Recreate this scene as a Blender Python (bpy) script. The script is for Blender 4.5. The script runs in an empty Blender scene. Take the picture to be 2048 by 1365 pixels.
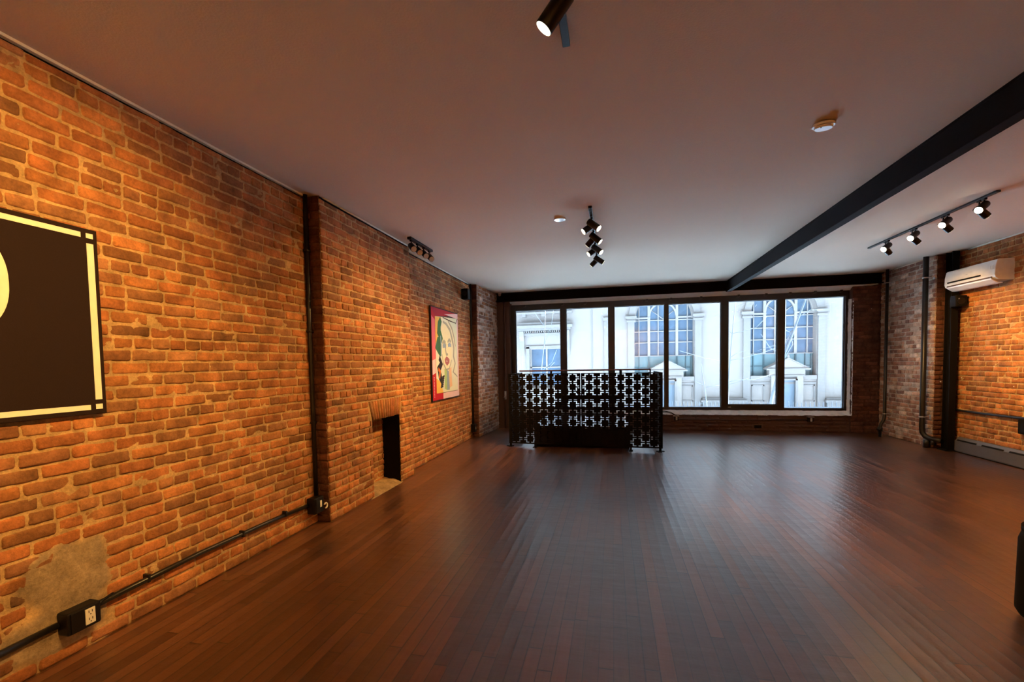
import bpy, bmesh, math, random
from mathutils import Vector, Matrix, noise

random.seed(7)
S = bpy.context.scene
COL = bpy.context.collection
PI = math.pi

# ------------------------------------------------------------------ camera
cam_d = bpy.data.cameras.new('camera')
cam = bpy.data.objects.new('camera', cam_d)
COL.objects.link(cam)
FW = Vector((-0.23391936, 0.97104839, -0.04844342))
RT = Vector((0.97223464, 0.23329337, -0.01827616))
UP = RT.cross(FW)
cam.matrix_world = Matrix(((RT.x, UP.x, -FW.x, 0), (RT.y, UP.y, -FW.y, 0), (RT.z, UP.z, -FW.z, 1.4), (0, 0, 0, 1)))
cam_d.sensor_width = 36
cam_d.lens = 934.29 / 2048 * 36
cam_d.shift_x = 0.01138
cam_d.shift_y = 0.0439
cam_d.clip_start = 0.05
cam_d.clip_end = 300
S.camera = cam

# ------------------------------------------------------------------ world, exposure
S.view_settings.view_transform = 'Standard'
S.view_settings.look = 'None'
S.view_settings.gamma = 1
S.view_settings.exposure = 0.35
S.view_settings.use_curve_mapping = False
W = bpy.data.worlds.new('overcast_sky')
S.world = W
W.use_nodes = True
wn = W.node_tree
wn.nodes.clear()
wo = wn.nodes.new('ShaderNodeOutputWorld')
wb = wn.nodes.new('ShaderNodeBackground')
wr = wn.nodes.new('ShaderNodeValToRGB')
wt = wn.nodes.new('ShaderNodeTexCoord')
ws = wn.nodes.new('ShaderNodeSeparateXYZ')
wn.links.new(wt.outputs['Generated'], ws.inputs[0])
wn.links.new(ws.outputs['Z'], wr.inputs[0])
wr.color_ramp.elements[0].position = 0.0
wr.color_ramp.elements[0].color = (0.46, 0.62, 0.80, 1)
wr.color_ramp.elements[1].position = 0.6
wr.color_ramp.elements[1].color = (0.68, 0.85, 1.0, 1)
wn.links.new(wr.outputs[0], wb.inputs[0])
wb.inputs[1].default_value = 3.0
wn.links.new(wb.outputs[0], wo.inputs[0])

# hazy sun standing over the length of the street: it lights the paving, not the room
sun_d = bpy.data.lights.new('hazy_sun', 'SUN')
sun_d.energy = 80.0
sun_d.color = (0.60, 0.80, 1.0)
sun_d.angle = math.radians(12)
sun = bpy.data.objects.new('hazy_sun', sun_d)
COL.objects.link(sun)
sun.rotation_mode = 'QUATERNION'
sun.rotation_quaternion = Vector((-0.60, -0.06, -0.80)).to_track_quat('-Z', 'Y')

WARM = (1.0, 0.55, 0.16)
SPOT_W = 62.0           # watts of one track head

# ------------------------------------------------------------------ constants of the room
H = 2.888
XA = -2.601      # left wall
XB = -2.475      # chimney breast face
XP = 4.70        # right pier face
XR = 4.885       # right wall
YW = 9.825       # window wall
YBACK = -3.2


# ------------------------------------------------------------------ materials
def mat(name):
    m = bpy.data.materials.new(name)
    m.use_nodes = True
    return m, m.node_tree, m.node_tree.nodes['Principled BSDF']


def N(nt, kind, **kw):
    n = nt.nodes.new(kind)
    for k, v in kw.items():
        setattr(n, k, v)
    return n


def simple(name, col, rough=0.6, metal=0.0, var=0.12, scale=18, bump=0.05, spec=0.5, emis=None, es=0):
    m, nt, b = mat(name)
    tc = N(nt, 'ShaderNodeTexCoord')
    nz = N(nt, 'ShaderNodeTexNoise')
    nz.inputs['Scale'].default_value = scale
    nz.inputs['Detail'].default_value = 5
    nt.links.new(tc.outputs['Object'], nz.inputs['Vector'])
    mx = N(nt, 'ShaderNodeMix', data_type='RGBA')
    mx.inputs[6].default_value = tuple(c * (1 - var) for c in col) + (1,)
    mx.inputs[7].default_value = tuple(min(1, c * (1 + var)) for c in col) + (1,)
    nt.links.new(nz.outputs['Fac'], mx.inputs[0])
    nt.links.new(mx.outputs[2], b.inputs['Base Color'])
    b.inputs['Roughness'].default_value = rough
    b.inputs['Metallic'].default_value = metal
    b.inputs['Specular IOR Level'].default_value = spec
    if bump:
        bp = N(nt, 'ShaderNodeBump')
        bp.inputs['Strength'].default_value = bump
        bp.inputs['Distance'].default_value = 0.01
        nt.links.new(nz.outputs['Fac'], bp.inputs['Height'])
        nt.links.new(bp.outputs[0], b.inputs['Normal'])
    if emis:
        b.inputs['Emission Color'].default_value = emis + (1,)
        b.inputs['Emission Strength'].default_value = es
    return m


def brick_mat(name, rough=0.85, smear=0.35, smear_col=(0.50, 0.36, 0.22)):
    m, nt, b = mat(name)
    at = N(nt, 'ShaderNodeAttribute', attribute_name='Col')
    tc = N(nt, 'ShaderNodeTexCoord')
    n1 = N(nt, 'ShaderNodeTexNoise'); n1.inputs['Scale'].default_value = 9; n1.inputs['Detail'].default_value = 8; n1.inputs['Roughness'].default_value = 0.7
    n2 = N(nt, 'ShaderNodeTexNoise'); n2.inputs['Scale'].default_value = 70; n2.inputs['Detail'].default_value = 6; n2.inputs['Roughness'].default_value = 0.75
    n3 = N(nt, 'ShaderNodeTexNoise'); n3.inputs['Scale'].default_value = 2.3; n3.inputs['Detail'].default_value = 3
    for n in (n1, n2, n3):
        nt.links.new(tc.outputs['Object'], n.inputs['Vector'])
    # brightness variation inside a brick
    r1 = N(nt, 'ShaderNodeMapRange'); r1.inputs[1].default_value = 0.3; r1.inputs[2].default_value = 0.7; r1.inputs[3].default_value = 0.55; r1.inputs[4].default_value = 1.45
    nt.links.new(n1.outputs['Fac'], r1.inputs[0])
    r2 = N(nt, 'ShaderNodeMapRange'); r2.inputs[1].default_value = 0.25; r2.inputs[2].default_value = 0.75; r2.inputs[3].default_value = 0.7; r2.inputs[4].default_value = 1.3
    nt.links.new(n2.outputs['Fac'], r2.inputs[0])
    mu = N(nt, 'ShaderNodeMath', operation='MULTIPLY'); nt.links.new(r1.outputs[0], mu.inputs[0]); nt.links.new(r2.outputs[0], mu.inputs[1])
    vm = N(nt, 'ShaderNodeVectorMath', operation='SCALE'); nt.links.new(at.outputs['Color'], vm.inputs[0]); nt.links.new(mu.outputs[0], vm.inputs['Scale'])
    # old mortar smeared across the faces in places
    n4 = N(nt, 'ShaderNodeTexNoise'); n4.inputs['Scale'].default_value = 6; n4.inputs['Detail'].default_value = 10; n4.inputs['Roughness'].default_value = 0.8
    mp = N(nt, 'ShaderNodeMapping'); mp.inputs['Location'].default_value = (3.1, 7.7, 1.9)
    nt.links.new(tc.outputs['Object'], mp.inputs[0]); nt.links.new(mp.outputs[0], n4.inputs['Vector'])
    sr = N(nt, 'ShaderNodeMapRange'); sr.inputs[1].default_value = 0.58; sr.inputs[2].default_value = 0.74; sr.inputs[3].default_value = 0; sr.inputs[4].default_value = smear
    nt.links.new(n4.outputs['Fac'], sr.inputs[0])
    mx = N(nt, 'ShaderNodeMix', data_type='RGBA'); mx.inputs[7].default_value = smear_col + (1,)
    nt.links.new(sr.outputs[0], mx.inputs[0]); nt.links.new(vm.outputs[0], mx.inputs[6])
    # rare white flecks
    vo = N(nt, 'ShaderNodeTexVoronoi'); vo.inputs['Scale'].default_value = 9
    nt.links.new(tc.outputs['Object'], vo.inputs['Vector'])
    fr = N(nt, 'ShaderNodeMapRange'); fr.inputs[1].default_value = 0.085; fr.inputs[2].default_value = 0.06; fr.inputs[3].default_value = 0; fr.inputs[4].default_value = 1
    nt.links.new(vo.outputs['Distance'], fr.inputs[0])
    sx = N(nt, 'ShaderNodeSeparateColor'); nt.links.new(vo.outputs['Color'], sx.inputs[0])
    gt = N(nt, 'ShaderNodeMath', operation='GREATER_THAN'); gt.inputs[1].default_value = 0.90; nt.links.new(sx.outputs[0], gt.inputs[0])
    m2 = N(nt, 'ShaderNodeMath', operation='MULTIPLY'); nt.links.new(fr.outputs[0], m2.inputs[0]); nt.links.new(gt.outputs[0], m2.inputs[1])
    m3 = N(nt, 'ShaderNodeMath', operation='MULTIPLY'); nt.links.new(m2.outputs[0], m3.inputs[0]); nt.links.new(r2.outputs[0], m3.inputs[1])
    mx2 = N(nt, 'ShaderNodeMix', data_type='RGBA'); mx2.inputs[7].default_value = (0.72, 0.66, 0.55, 1)
    nt.links.new(m3.outputs[0], mx2.inputs[0]); nt.links.new(mx.outputs[2], mx2.inputs[6])
    nt.links.new(mx2.outputs[2], b.inputs['Base Color'])
    b.inputs['Roughness'].default_value = rough
    b.inputs['Specular IOR Level'].default_value = 0.25
    ad = N(nt, 'ShaderNodeMath', operation='ADD'); nt.links.new(n1.outputs['Fac'], ad.inputs[0]); nt.links.new(n2.outputs['Fac'], ad.inputs[1])
    bp = N(nt, 'ShaderNodeBump'); bp.inputs['Strength'].default_value = 0.8; bp.inputs['Distance'].default_value = 0.008
    nt.links.new(ad.outputs[0], bp.inputs['Height']); nt.links.new(bp.outputs[0], b.inputs['Normal'])
    return m


M_BRICK = brick_mat('old_brick', smear=0.22)
M_BRICKR = brick_mat('old_brick_grey_smeared', smear=0.75, smear_col=(0.42, 0.36, 0.32))
M_BACKING = simple('mortar_backing', (0.30, 0.20, 0.12), 0.9)
M_BLACK = simple('black_metal', (0.007, 0.006, 0.006), 0.42, 0.0, bump=0.01, spec=0.3)
M_BLACKM = simple('black_matte', (0.006, 0.005, 0.005), 0.75, bump=0.02, spec=0.15)
M_PIPE = simple('black_pipe_paint', (0.012, 0.010, 0.010), 0.35, bump=0.04, scale=60)
M_BEAM = simple('dark_brown_steel_paint', (0.008, 0.005, 0.005), 0.9, bump=0.05, scale=30, spec=0.12)
M_DARKW = simple('dark_brown_wall_paint', (0.085, 0.038, 0.028), 0.6, bump=0.3, scale=25)
M_FRAME = simple('window_frame_black_paint', (0.012, 0.010, 0.010), 0.4, bump=0.03)
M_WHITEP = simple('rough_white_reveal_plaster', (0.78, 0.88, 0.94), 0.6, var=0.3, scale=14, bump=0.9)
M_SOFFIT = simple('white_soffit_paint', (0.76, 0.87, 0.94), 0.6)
M_CREAM = simple('cream_bead_paint', (0.90, 0.86, 0.72), 0.5)
M_METAL = simple('galvanised_metal', (0.6, 0.6, 0.6), 0.35, 0.9)
M_IVORY = simple('ivory_plastic', (0.80, 0.76, 0.62), 0.4, bump=0)
M_WHITE = simple('white_plastic', (0.80, 0.80, 0.78), 0.35, bump=0)
M_DWHITE = simple('white_ceiling_plate', (0.88, 0.88, 0.88), 0.12, bump=0)
M_DWHITE.node_tree.nodes['Principled BSDF'].inputs['IOR'].default_value = 1.9
M_GREYH = simple('grey_heater_enamel', (0.105, 0.10, 0.105), 0.45, bump=0.03)
M_RAIL = simple('reddish_wood_rail', (0.13, 0.035, 0.022), 0.35)
M_LENS = simple('lit_lamp_lens', (0.9, 0.85, 0.7), 0.3, bump=0, emis=(1.0, 0.86, 0.58), es=5.0)
M_LENSH = simple('bright_lit_lamp_lens', (0.9, 0.85, 0.7), 0.3, bump=0, emis=(1.0, 0.86, 0.62), es=30.0)
M_LENSOFF = simple('unlit_lamp_lens', (0.62, 0.60, 0.56), 0.25, bump=0)
M_PRINTBK = simple('black_canvas', (0.020, 0.010, 0.008), 0.85, spec=0.2, bump=0.25, scale=200)
M_PRINTCR = simple('cream_paint', (0.80, 0.86, 0.66), 0.6, bump=0.05)


def ceiling_mat():
    m, nt, b = mat('painted_plaster_ceiling')
    tc = N(nt, 'ShaderNodeTexCoord')
    n1 = N(nt, 'ShaderNodeTexNoise'); n1.inputs['Scale'].default_value = 0.7; n1.inputs['Detail'].default_value = 3
    n2 = N(nt, 'ShaderNodeTexNoise'); n2.inputs['Scale'].default_value = 90; n2.inputs['Detail'].default_value = 3
    for n in (n1, n2):
        nt.links.new(tc.outputs['Object'], n.inputs['Vector'])
    mx = N(nt, 'ShaderNodeMix', data_type='RGBA')
    mx.inputs[6].default_value = (0.72, 0.62, 0.51, 1)
    mx.inputs[7].default_value = (0.78, 0.68, 0.56, 1)
    nt.links.new(n1.outputs['Fac'], mx.inputs[0])
    nt.links.new(mx.outputs[2], b.inputs['Base Color'])
    b.inputs['Roughness'].default_value = 0.85
    b.inputs['Specular IOR Level'].default_value = 0.08
    ma = N(nt, 'ShaderNodeMath', operation='MULTIPLY'); ma.inputs[1].default_value = 9
    nt.links.new(n1.outputs['Fac'], ma.inputs[0])
    ad = N(nt, 'ShaderNodeMath', operation='ADD'); nt.links.new(ma.outputs[0], ad.inputs[0]); nt.links.new(n2.outputs['Fac'], ad.inputs[1])
    bp = N(nt, 'ShaderNodeBump'); bp.inputs['Strength'].default_value = 0.35; bp.inputs['Distance'].default_value = 0.006
    nt.links.new(ad.outputs[0], bp.inputs['Height']); nt.links.new(bp.outputs[0], b.inputs['Normal'])
    return m


def floor_mat():
    m, nt, b = mat('worn_strip_floorboards')
    L = nt.links.new
    PW, PL = 0.068, 1.15
    ge = N(nt, 'ShaderNodeNewGeometry')
    sp = N(nt, 'ShaderNodeSeparateXYZ'); L(ge.outputs['Position'], sp.inputs[0])

    def M(op, a, bb=None):
        n = N(nt, 'ShaderNodeMath', operation=op)
        for i, v in enumerate((a, bb)):
            if v is None:
                continue
            if isinstance(v, (int, float)):
                n.inputs[i].default_value = v
            else:
                L(v, n.inputs[i])
        return n.outputs[0]
    # boards wander a little in width
    xs = M('DIVIDE', M('ADD', sp.outputs['X'], 10.0), PW)
    row = M('FLOOR', xs)
    fx = M('SUBTRACT', xs, row)
    wn1 = N(nt, 'ShaderNodeTexWhiteNoise', noise_dimensions='1D'); L(row, wn1.inputs['W'])
    # joint positions gather in bands, as in an old floor laid in bays
    ys = M('DIVIDE', M('ADD', M('ADD', sp.outputs['Y'], 10.0), M('MULTIPLY', wn1.outputs['Value'], 0.85)), PL)
    cl = M('FLOOR', ys)
    fy = M('SUBTRACT', ys, cl)
    cb = N(nt, 'ShaderNodeCombineXYZ'); L(row, cb.inputs[0]); L(cl, cb.inputs[1])
    wn2 = N(nt, 'ShaderNodeTexWhiteNoise', noise_dimensions='3D'); L(cb.outputs[0], wn2.inputs['Vector'])
    rv = wn2.outputs['Value']
    # seams
    dx = M('MINIMUM', fx, M('SUBTRACT', 1.0, fx))
    dy = M('MINIMUM', fy, M('SUBTRACT', 1.0, fy))
    sw = N(nt, 'ShaderNodeTexWhiteNoise', noise_dimensions='1D'); L(M('ADD', row, 77.7), sw.inputs['W'])
    wx = M('MULTIPLY', M('POWER', sw.outputs['Value'], 2.5), 0.055)
    seam = M('MAXIMUM', M('LESS_THAN', dx, M('ADD', wx, 0.022)), M('LESS_THAN', dy, 0.0034))
    # grain, stretched along the boards
    mp = N(nt, 'ShaderNodeMapping'); mp.inputs['Scale'].default_value = (60, 3.0, 1)
    L(ge.outputs['Position'], mp.inputs[0])
    g = N(nt, 'ShaderNodeTexNoise'); g.inputs['Scale'].default_value = 1; g.inputs['Detail'].default_value = 5; L(mp.outputs[0], g.inputs['Vector'])
    big = N(nt, 'ShaderNodeTexNoise'); big.inputs['Scale'].default_value = 0.9; big.inputs['Detail'].default_value = 4; L(ge.outputs['Position'], big.inputs['Vector'])
    mid = N(nt, 'ShaderNodeTexNoise'); mid.inputs['Scale'].default_value = 7; mid.inputs['Detail'].default_value = 6; L(ge.outputs['Position'], mid.inputs['Vector'])
    ramp = N(nt, 'ShaderNodeValToRGB')
    e = ramp.color_ramp.elements
    e[0].position = 0.0; e[0].color = (0.046, 0.016, 0.008, 1)
    e[1].position = 1.0; e[1].color = (0.24, 0.098, 0.040, 1)
    e2 = ramp.color_ramp.elements.new(0.5); e2.color = (0.120, 0.046, 0.019, 1)
    f = M('ADD', M('MULTIPLY', rv, 0.62), M('ADD', M('MULTIPLY', g.outputs['Fac'], 0.38), M('SUBTRACT', M('MULTIPLY', big.outputs['Fac'], 1.1), 0.60)))
    L(f, ramp.inputs[0])
    mx = N(nt, 'ShaderNodeMix', data_type='RGBA'); mx.inputs[7].default_value = (0.012, 0.006, 0.004, 1)
    L(M('MULTIPLY', seam, 0.92), mx.inputs[0]); L(ramp.outputs[0], mx.inputs[6])
    L(mx.outputs[2], b.inputs['Base Color'])
    rr = M('ADD', 0.285, M('ADD', M('MULTIPLY', mid.outputs['Fac'], 0.14), M('MULTIPLY', rv, 0.16)))
    L(rr, b.inputs['Roughness'])
    b.inputs['IOR'].default_value = 1.45
    b.inputs['Coat Weight'].default_value = 1.0
    b.inputs['Coat Roughness'].default_value = 0.28
    b.inputs['Coat IOR'].default_value = 1.60
    h = M('ADD', M('MULTIPLY', g.outputs['Fac'], 0.25), M('ADD', M('MULTIPLY', rv, 0.12), M('MULTIPLY', seam, -2.4)))
    # each board is slightly cupped
    cup = M('MULTIPLY', M('POWER', M('ABSOLUTE', M('SUBTRACT', fx, 0.5)), 2), 1.1)
    h = M('ADD', h, cup)
    h = M('ADD', h, M('MULTIPLY', mid.outputs['Fac'], 0.7))
    mp2 = N(nt, 'ShaderNodeMapping'); mp2.inputs['Scale'].default_value = (2.6, 14.0, 1)
    L(ge.outputs['Position'], mp2.inputs[0])
    rip = N(nt, 'ShaderNodeTexNoise'); rip.inputs['Scale'].default_value = 1; rip.inputs['Detail'].default_value = 4; L(mp2.outputs[0], rip.inputs['Vector'])
    h = M('ADD', h, M('MULTIPLY', rip.outputs['Fac'], 0.55))
    bp = N(nt, 'ShaderNodeBump'); bp.inputs['Strength'].default_value = 0.5; bp.inputs['Distance'].default_value = 0.006
    L(h, bp.inputs['Height']); L(bp.outputs[0], b.inputs['Normal']); L(bp.outputs[0], b.inputs['Coat Normal'])
    return m


def glass_mat():
    m = bpy.data.materials.new('window_glass'); m.use_nodes = True
    nt = m.node_tree; nt.nodes.clear()
    o = N(nt, 'ShaderNodeOutputMaterial'); t = N(nt, 'ShaderNodeBsdfTransparent'); g = N(nt, 'ShaderNodeBsdfGlossy'); x = N(nt, 'ShaderNodeMixShader')
    t.inputs[0].default_value = (0.93, 0.96, 0.98, 1); g.inputs['Roughness'].default_value = 0.02
    fr = N(nt, 'ShaderNodeFresnel'); fr.inputs[0].default_value = 1.45
    nt.links.new(fr.outputs[0], x.inputs[0]); nt.links.new(t.outputs[0], x.inputs[1]); nt.links.new(g.outputs[0], x.inputs[2]); nt.links.new(x.outputs[0], o.inputs[0])
    return m


M_CEIL = ceiling_mat()
M_FLOOR = floor_mat()
M_GLASS = glass_mat()


# ------------------------------------------------------------------ mesh helpers
class MB:
    def __init__(self):
        self.v = []; self.f = []; self.mi = []; self.sm = []; self.cols = None

    def _add(self, vs, fs, mi=0, sm=False):
        o = len(self.v)
        self.v += [tuple(p) for p in vs]
        for f in fs:
            self.f.append(tuple(o + i for i in f)); self.mi.append(mi); self.sm.append(sm)

    def box(self, x0, x1, y0, y1, z0, z1, mi=0):
        vs = [(x, y, z) for z in (z0, z1) for y in (y0, y1) for x in (x0, x1)]
        self._add(vs, [(0, 2, 3, 1), (4, 5, 7, 6), (0, 1, 5, 4), (2, 6, 7, 3), (0, 4, 6, 2), (1, 3, 7, 5)], mi)
        return self

    def bbox(self, x0, x1, y0, y1, z0, z1, r=0.004, mi=0):
        """box with chamfered edges"""
        bm = bmesh.new()
        bmesh.ops.create_cube(bm, size=1)
        for v in bm.verts:
            v.co = Vector(((x0 + x1) / 2 + v.co.x * (x1 - x0), (y0 + y1) / 2 + v.co.y * (y1 - y0), (z0 + z1) / 2 + v.co.z * (z1 - z0)))
        bmesh.ops.bevel(bm, geom=bm.edges[:], offset=r, segments=2, affect='EDGES', profile=0.5)
        bm.verts.index_update()
        self._add([v.co[:] for v in bm.verts], [[v.index for v in f.verts] for f in bm.faces], mi)
        bm.free()
        return self

    def tube(self, pts, r, n=10, mi=0, cap=True):
        pts = [Vector(p) for p in pts]
        rs = r if isinstance(r, (list, tuple)) else [r] * len(pts)
        o = len(self.v)
        T0 = (pts[1] - pts[0]).normalized()
        ref = Vector((0, 0, 1)) if abs(T0.z) < 0.9 else Vector((1, 0, 0))
        A = T0.cross(ref).normalized()
        rings = []
        for i, p in enumerate(pts):
            if i == 0: T = T0
            elif i == len(pts) - 1: T = (pts[i] - pts[i - 1]).normalized()
            else: T = ((pts[i] - pts[i - 1]).normalized() + (pts[i + 1] - pts[i]).normalized()).normalized()
            A = (A - T * A.dot(T)).normalized()
            B = T.cross(A)
            rings.append([p + (A * math.cos(2 * PI * k / n) + B * math.sin(2 * PI * k / n)) * rs[i] for k in range(n)])
        for rg in rings:
            self.v += [tuple(q) for q in rg]
        for i in range(len(pts) - 1):
            for k in range(n):
                a = o + i * n + k; b = o + i * n + (k + 1) % n
                self.f.append((a, b, b + n, a + n)); self.mi.append(mi); self.sm.append(True)
        if cap:
            self.f.append(tuple(o + k for k in reversed(range(n)))); self.mi.append(mi); self.sm.append(False)
            self.f.append(tuple(o + (len(pts) - 1) * n + k for k in range(n))); self.mi.append(mi); self.sm.append(False)
        return self

    def prism(self, poly, axis, a0, a1, mi=0):
        """poly: 2D points; axis 0/1/2 extruded from a0 to a1"""
        n = len(poly)

        def P(q, a):
            if axis == 0: return (a, q[0], q[1])
            if axis == 1: return (q[0], a, q[1])
            return (q[0], q[1], a)
        vs = [P(q, a0) for q in poly] + [P(q, a1) for q in poly]
        fs = [tuple(range(n)), tuple(range(2 * n - 1, n - 1, -1))] + [(i, i + n, (i + 1) % n + n, (i + 1) % n) for i in range(n)]
        self._add(vs, fs, mi)
        return self

    def disc(self, c, nrm, r, t, n=24, mi=0, dome=0.0):
        c = Vector(c); nrm = Vector(nrm).normalized()
        self.tube([c, c + nrm * t * 0.8, c + nrm * t], [r, r, r * 0.92], n, mi)
        return self

    def build(self, name, mats, parent=None, loc=None, kind=None, fixn=True):
        me = bpy.data.meshes.new(name)
        me.from_pydata(self.v, [], self.f)
        for m in (mats if isinstance(mats, (list, tuple)) else [mats]):
            me.materials.append(m)
        for p, mi, sm in zip(me.polygons, self.mi, self.sm):
            p.material_index = mi; p.use_smooth = sm
        if self.cols:
            ca = me.color_attributes.new('Col', 'FLOAT_COLOR', 'POINT')
            flat = []
            for c in self.cols: flat += [c[0], c[1], c[2], 1.0]
            ca.data.foreach_set('color', flat)
        if fixn:
            bm = bmesh.new(); bm.from_mesh(me); bmesh.ops.recalc_face_normals(bm, faces=bm.faces[:]); bm.to_mesh(me); bm.free()
        me.update()
        o = bpy.data.objects.new(name, me)
        COL.objects.link(o)
        if parent is not None:
            o.parent = parent
            o.matrix_parent_inverse = Matrix.Translation(-Vector(parent.location))
        if kind: o['kind'] = kind
        return o


def thing(name, label, cat, loc=(0, 0, 0), group=None):
    o = bpy.data.objects.new(name, None); COL.objects.link(o)
    o.location = loc; o.empty_display_size = 0.1
    o['label'] = label; o['category'] = cat
    if group: o['group'] = group
    return o


def tag(o, label, cat, group=None):
    o['label'] = label; o['category'] = cat
    if group: o['group'] = group
    return o


def structure(name):
    o = bpy.data.objects.new(name, None); COL.objects.link(o); o['kind'] = 'structure'; o.empty_display_size = 0.1
    return o


# ------------------------------------------------------------------ brick walls, brick by brick
PAL = [(0.40, 0.135, 0.050), (0.44, 0.155, 0.058), (0.36, 0.125, 0.050), (0.48, 0.18, 0.068), (0.33, 0.13, 0.060), (0.32, 0.13, 0.055), (0.42, 0.145, 0.055), (0.43, 0.16, 0.06), (0.38, 0.14, 0.052), (0.265, 0.112, 0.052), (0.40, 0.17, 0.080)]
PAL = [(r * 1.02, g * 1.07, b * 0.92) for r, g, b in PAL]
PALG = [(0.36, 0.19, 0.12), (0.42, 0.23, 0.15), (0.32, 0.17, 0.12), (0.46, 0.28, 0.19), (0.28, 0.15, 0.11), (0.50, 0.35, 0.26), (0.56, 0.44, 0.36)]
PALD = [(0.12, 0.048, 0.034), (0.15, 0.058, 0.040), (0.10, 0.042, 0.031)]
MORT = (0.53, 0.34, 0.15)
MORTG = (0.50, 0.41, 0.32)
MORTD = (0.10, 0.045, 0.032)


def fbm(p, s):
    return noise.noise(Vector(p) * s)


def brick_wall(name, org, U, Nn, L, z0, z1, holes=(), pal=PAL, mort=MORT, seed=1, mats=(M_BRICK,), parent=None, kind='structure', patch=None, detail=True, extra=None):
    """U: direction along the wall, Nn: outward normal; org is the base point of the face"""
    rnd = random.Random(seed)
    org = Vector(org); U = Vector(U); Nn = Vector(Nn)
    v = []; f = []; cols = []; sm = []
    ch = 0.0688
    mo = 0.0095

    def P(u, z, d):
        return org + U * u + Vector((0, 0, z)) + Nn * d

    # mortar bed
    us = sorted(set([0, L] + [h[0] for h in holes] + [h[1] for h in holes]))
    zs = sorted(set([z0, z1] + [h[2] for h in holes] + [h[3] for h in holes]))

    def subdiv(a, step):
        out = [a[0]]
        for p, q in zip(a, a[1:]):
            n = max(1, round((q - p) / step))
            out += [p + (q - p) * (i + 1) / n for i in range(n)]
        return out
    us = [x for x in us if 0 <= x <= L]; zs = [x for x in zs if z0 <= x <= z1]
    us = subdiv(us, 0.028 if detail else 0.2); zs = subdiv(zs, 0.0172 if detail else 0.1)
    idx = {}
    for i, u in enumerate(us):
        for j, z in enumerate(zs):
            idx[i, j] = len(v)
            d = 0.0005 + 0.007 * fbm((u, z, seed), 14) + 0.005 * fbm((u, z, seed + 5), 45)
            c = mort
            if patch:
                w = patch(u, z)
                d += 0.011 * w
                c = tuple(a * (1 - w) + b * w for a, b in zip(mort, (0.36, 0.26, 0.15)))
            if i in (0, len(us) - 1) or j in (0, len(zs) - 1): d = -0.004
            v.append(P(u, z, d)); cols.append(c)
    for i in range(len(us) - 1):
        for j in range(len(zs) - 1):
            uc = (us[i] + us[i + 1]) / 2; zc = (zs[j] + zs[j + 1]) / 2
            if any(h[0] < uc < h[1] and h[2] < zc < h[3] for h in holes): continue
            f.append((idx[i, j], idx[i + 1, j], idx[i + 1, j + 1], idx[i, j + 1])); sm.append(True)
    # bricks
    nrow = int(round((z1 - z0) / ch)) + 1
    su = [0, .02, .06, .3, .5, .7, .94, .98, 1]
    sv = [0, .06, .18, .5, .82, .94, 1]
    if not detail:
        su = [0, .04, .96, 1]; sv = [0, .12, .88, 1]
    keep_out = list(holes) + (list(extra) if extra else [])
    for k in range(nrow):
        za = z0 + k * ch + mo / 2; zb = min(z0 + (k + 1) * ch - mo / 2, z1 - 0.001)
        if zb - za < 0.015: continue
        header = (k % 6 == 4)
        bl = 0.106 if header else 0.213
        u = -rnd.random() * bl * 0.2 - (bl * 0.5 if k % 2 else 0)
        while u < L:
            w = bl * (1 + rnd.uniform(-.07, .07))
            if not header and rnd.random() < 0.07: w *= 0.55
            segs = [(max(0.002, u + mo / 2), min(L - 0.002, u + w - mo / 2))]
            u += w
            for h in keep_out:
                if h[2] < (za + zb) / 2 < h[3]:
                    ns = []
                    for a, b in segs:
                        if b <= h[0] or a >= h[1]: ns.append((a, b)); continue
                        if a < h[0]: ns.append((a, h[0] - .002))
                        if b > h[1]: ns.append((h[1] + .002, b))
                    segs = ns
            for a, b in segs:
                if b - a < 0.02: continue
                pr = 0.0068 + rnd.uniform(-.003, .0045)
                c0 = rnd.choice(pal); g = rnd.uniform(.8, 1.2)
                c0 = tuple(x * g for x in c0)
                pw = 0
                if patch:
                    pw = patch((a + b) / 2, (za + zb) / 2)
                    if pw > 0.85 and rnd.random() < 0.45: continue
                    c0 = tuple(x * (1 - .6 * pw) + y * .6 * pw for x, y in zip(c0, (0.16, 0.10, 0.06)))
                    pr -= 0.003 * pw
                sl = rnd.uniform(-.004, .004); dz = rnd.uniform(-.002, .002); tu = rnd.uniform(-.003, .003)
                o = len(v)
                nu, nv = len(su), len(sv)
                for j in range(nv):
                    for i in range(nu):
                        uu = a + (b - a) * su[i]; zz = za + (zb - za) * sv[j] + dz + sl * (su[i] - .5)
                        edge = i in (0, nu - 1) or j in (0, nv - 1)
                        ins = 0.0
                        rag = 0.0035 * fbm((uu, zz, seed * 3.3), 22) + 0.002 * fbm((uu, zz, seed * 1.3), 60)
                        # round the corners of the face
                        cu = abs(su[i] - .5) * 2; cv = abs(sv[j] - .5) * 2
                        if cu > .9 and cv > .7:
                            uu += (.5 - su[i]) * 0.006; zz += (.5 - sv[j]) * 0.005
                        d = -0.008 if edge else pr + tu * (su[i] - .5) * 2 + 0.0045 * fbm((uu, zz, seed * 7.1), 16) + 0.0025 * fbm((uu, zz, seed), 50)
                        if not edge and (i in (1, nu - 2) or j in (1, nv - 2)) and detail: d -= 0.0022
                        v.append(P(min(max(uu + rag, 0), L), zz + rag, d))
                        q = 1 + .25 * fbm((uu, zz, seed), 8)
                        cols.append(tuple(x * q for x in c0) if not edge else tuple((x * q + y) / 2 for x, y in zip(c0, mort)))
                for j in range(nv - 1):
                    for i in range(nu - 1):
                        p = o + j * nu + i
                        f.append((p, p + 1, p + nu + 1, p + nu)); sm.append(True)
    # orient all faces to the normal
    flip = U.cross(Vector((0, 0, 1))).dot(Nn) < 0
    if flip: f = [tuple(reversed(q)) for q in f]
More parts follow.
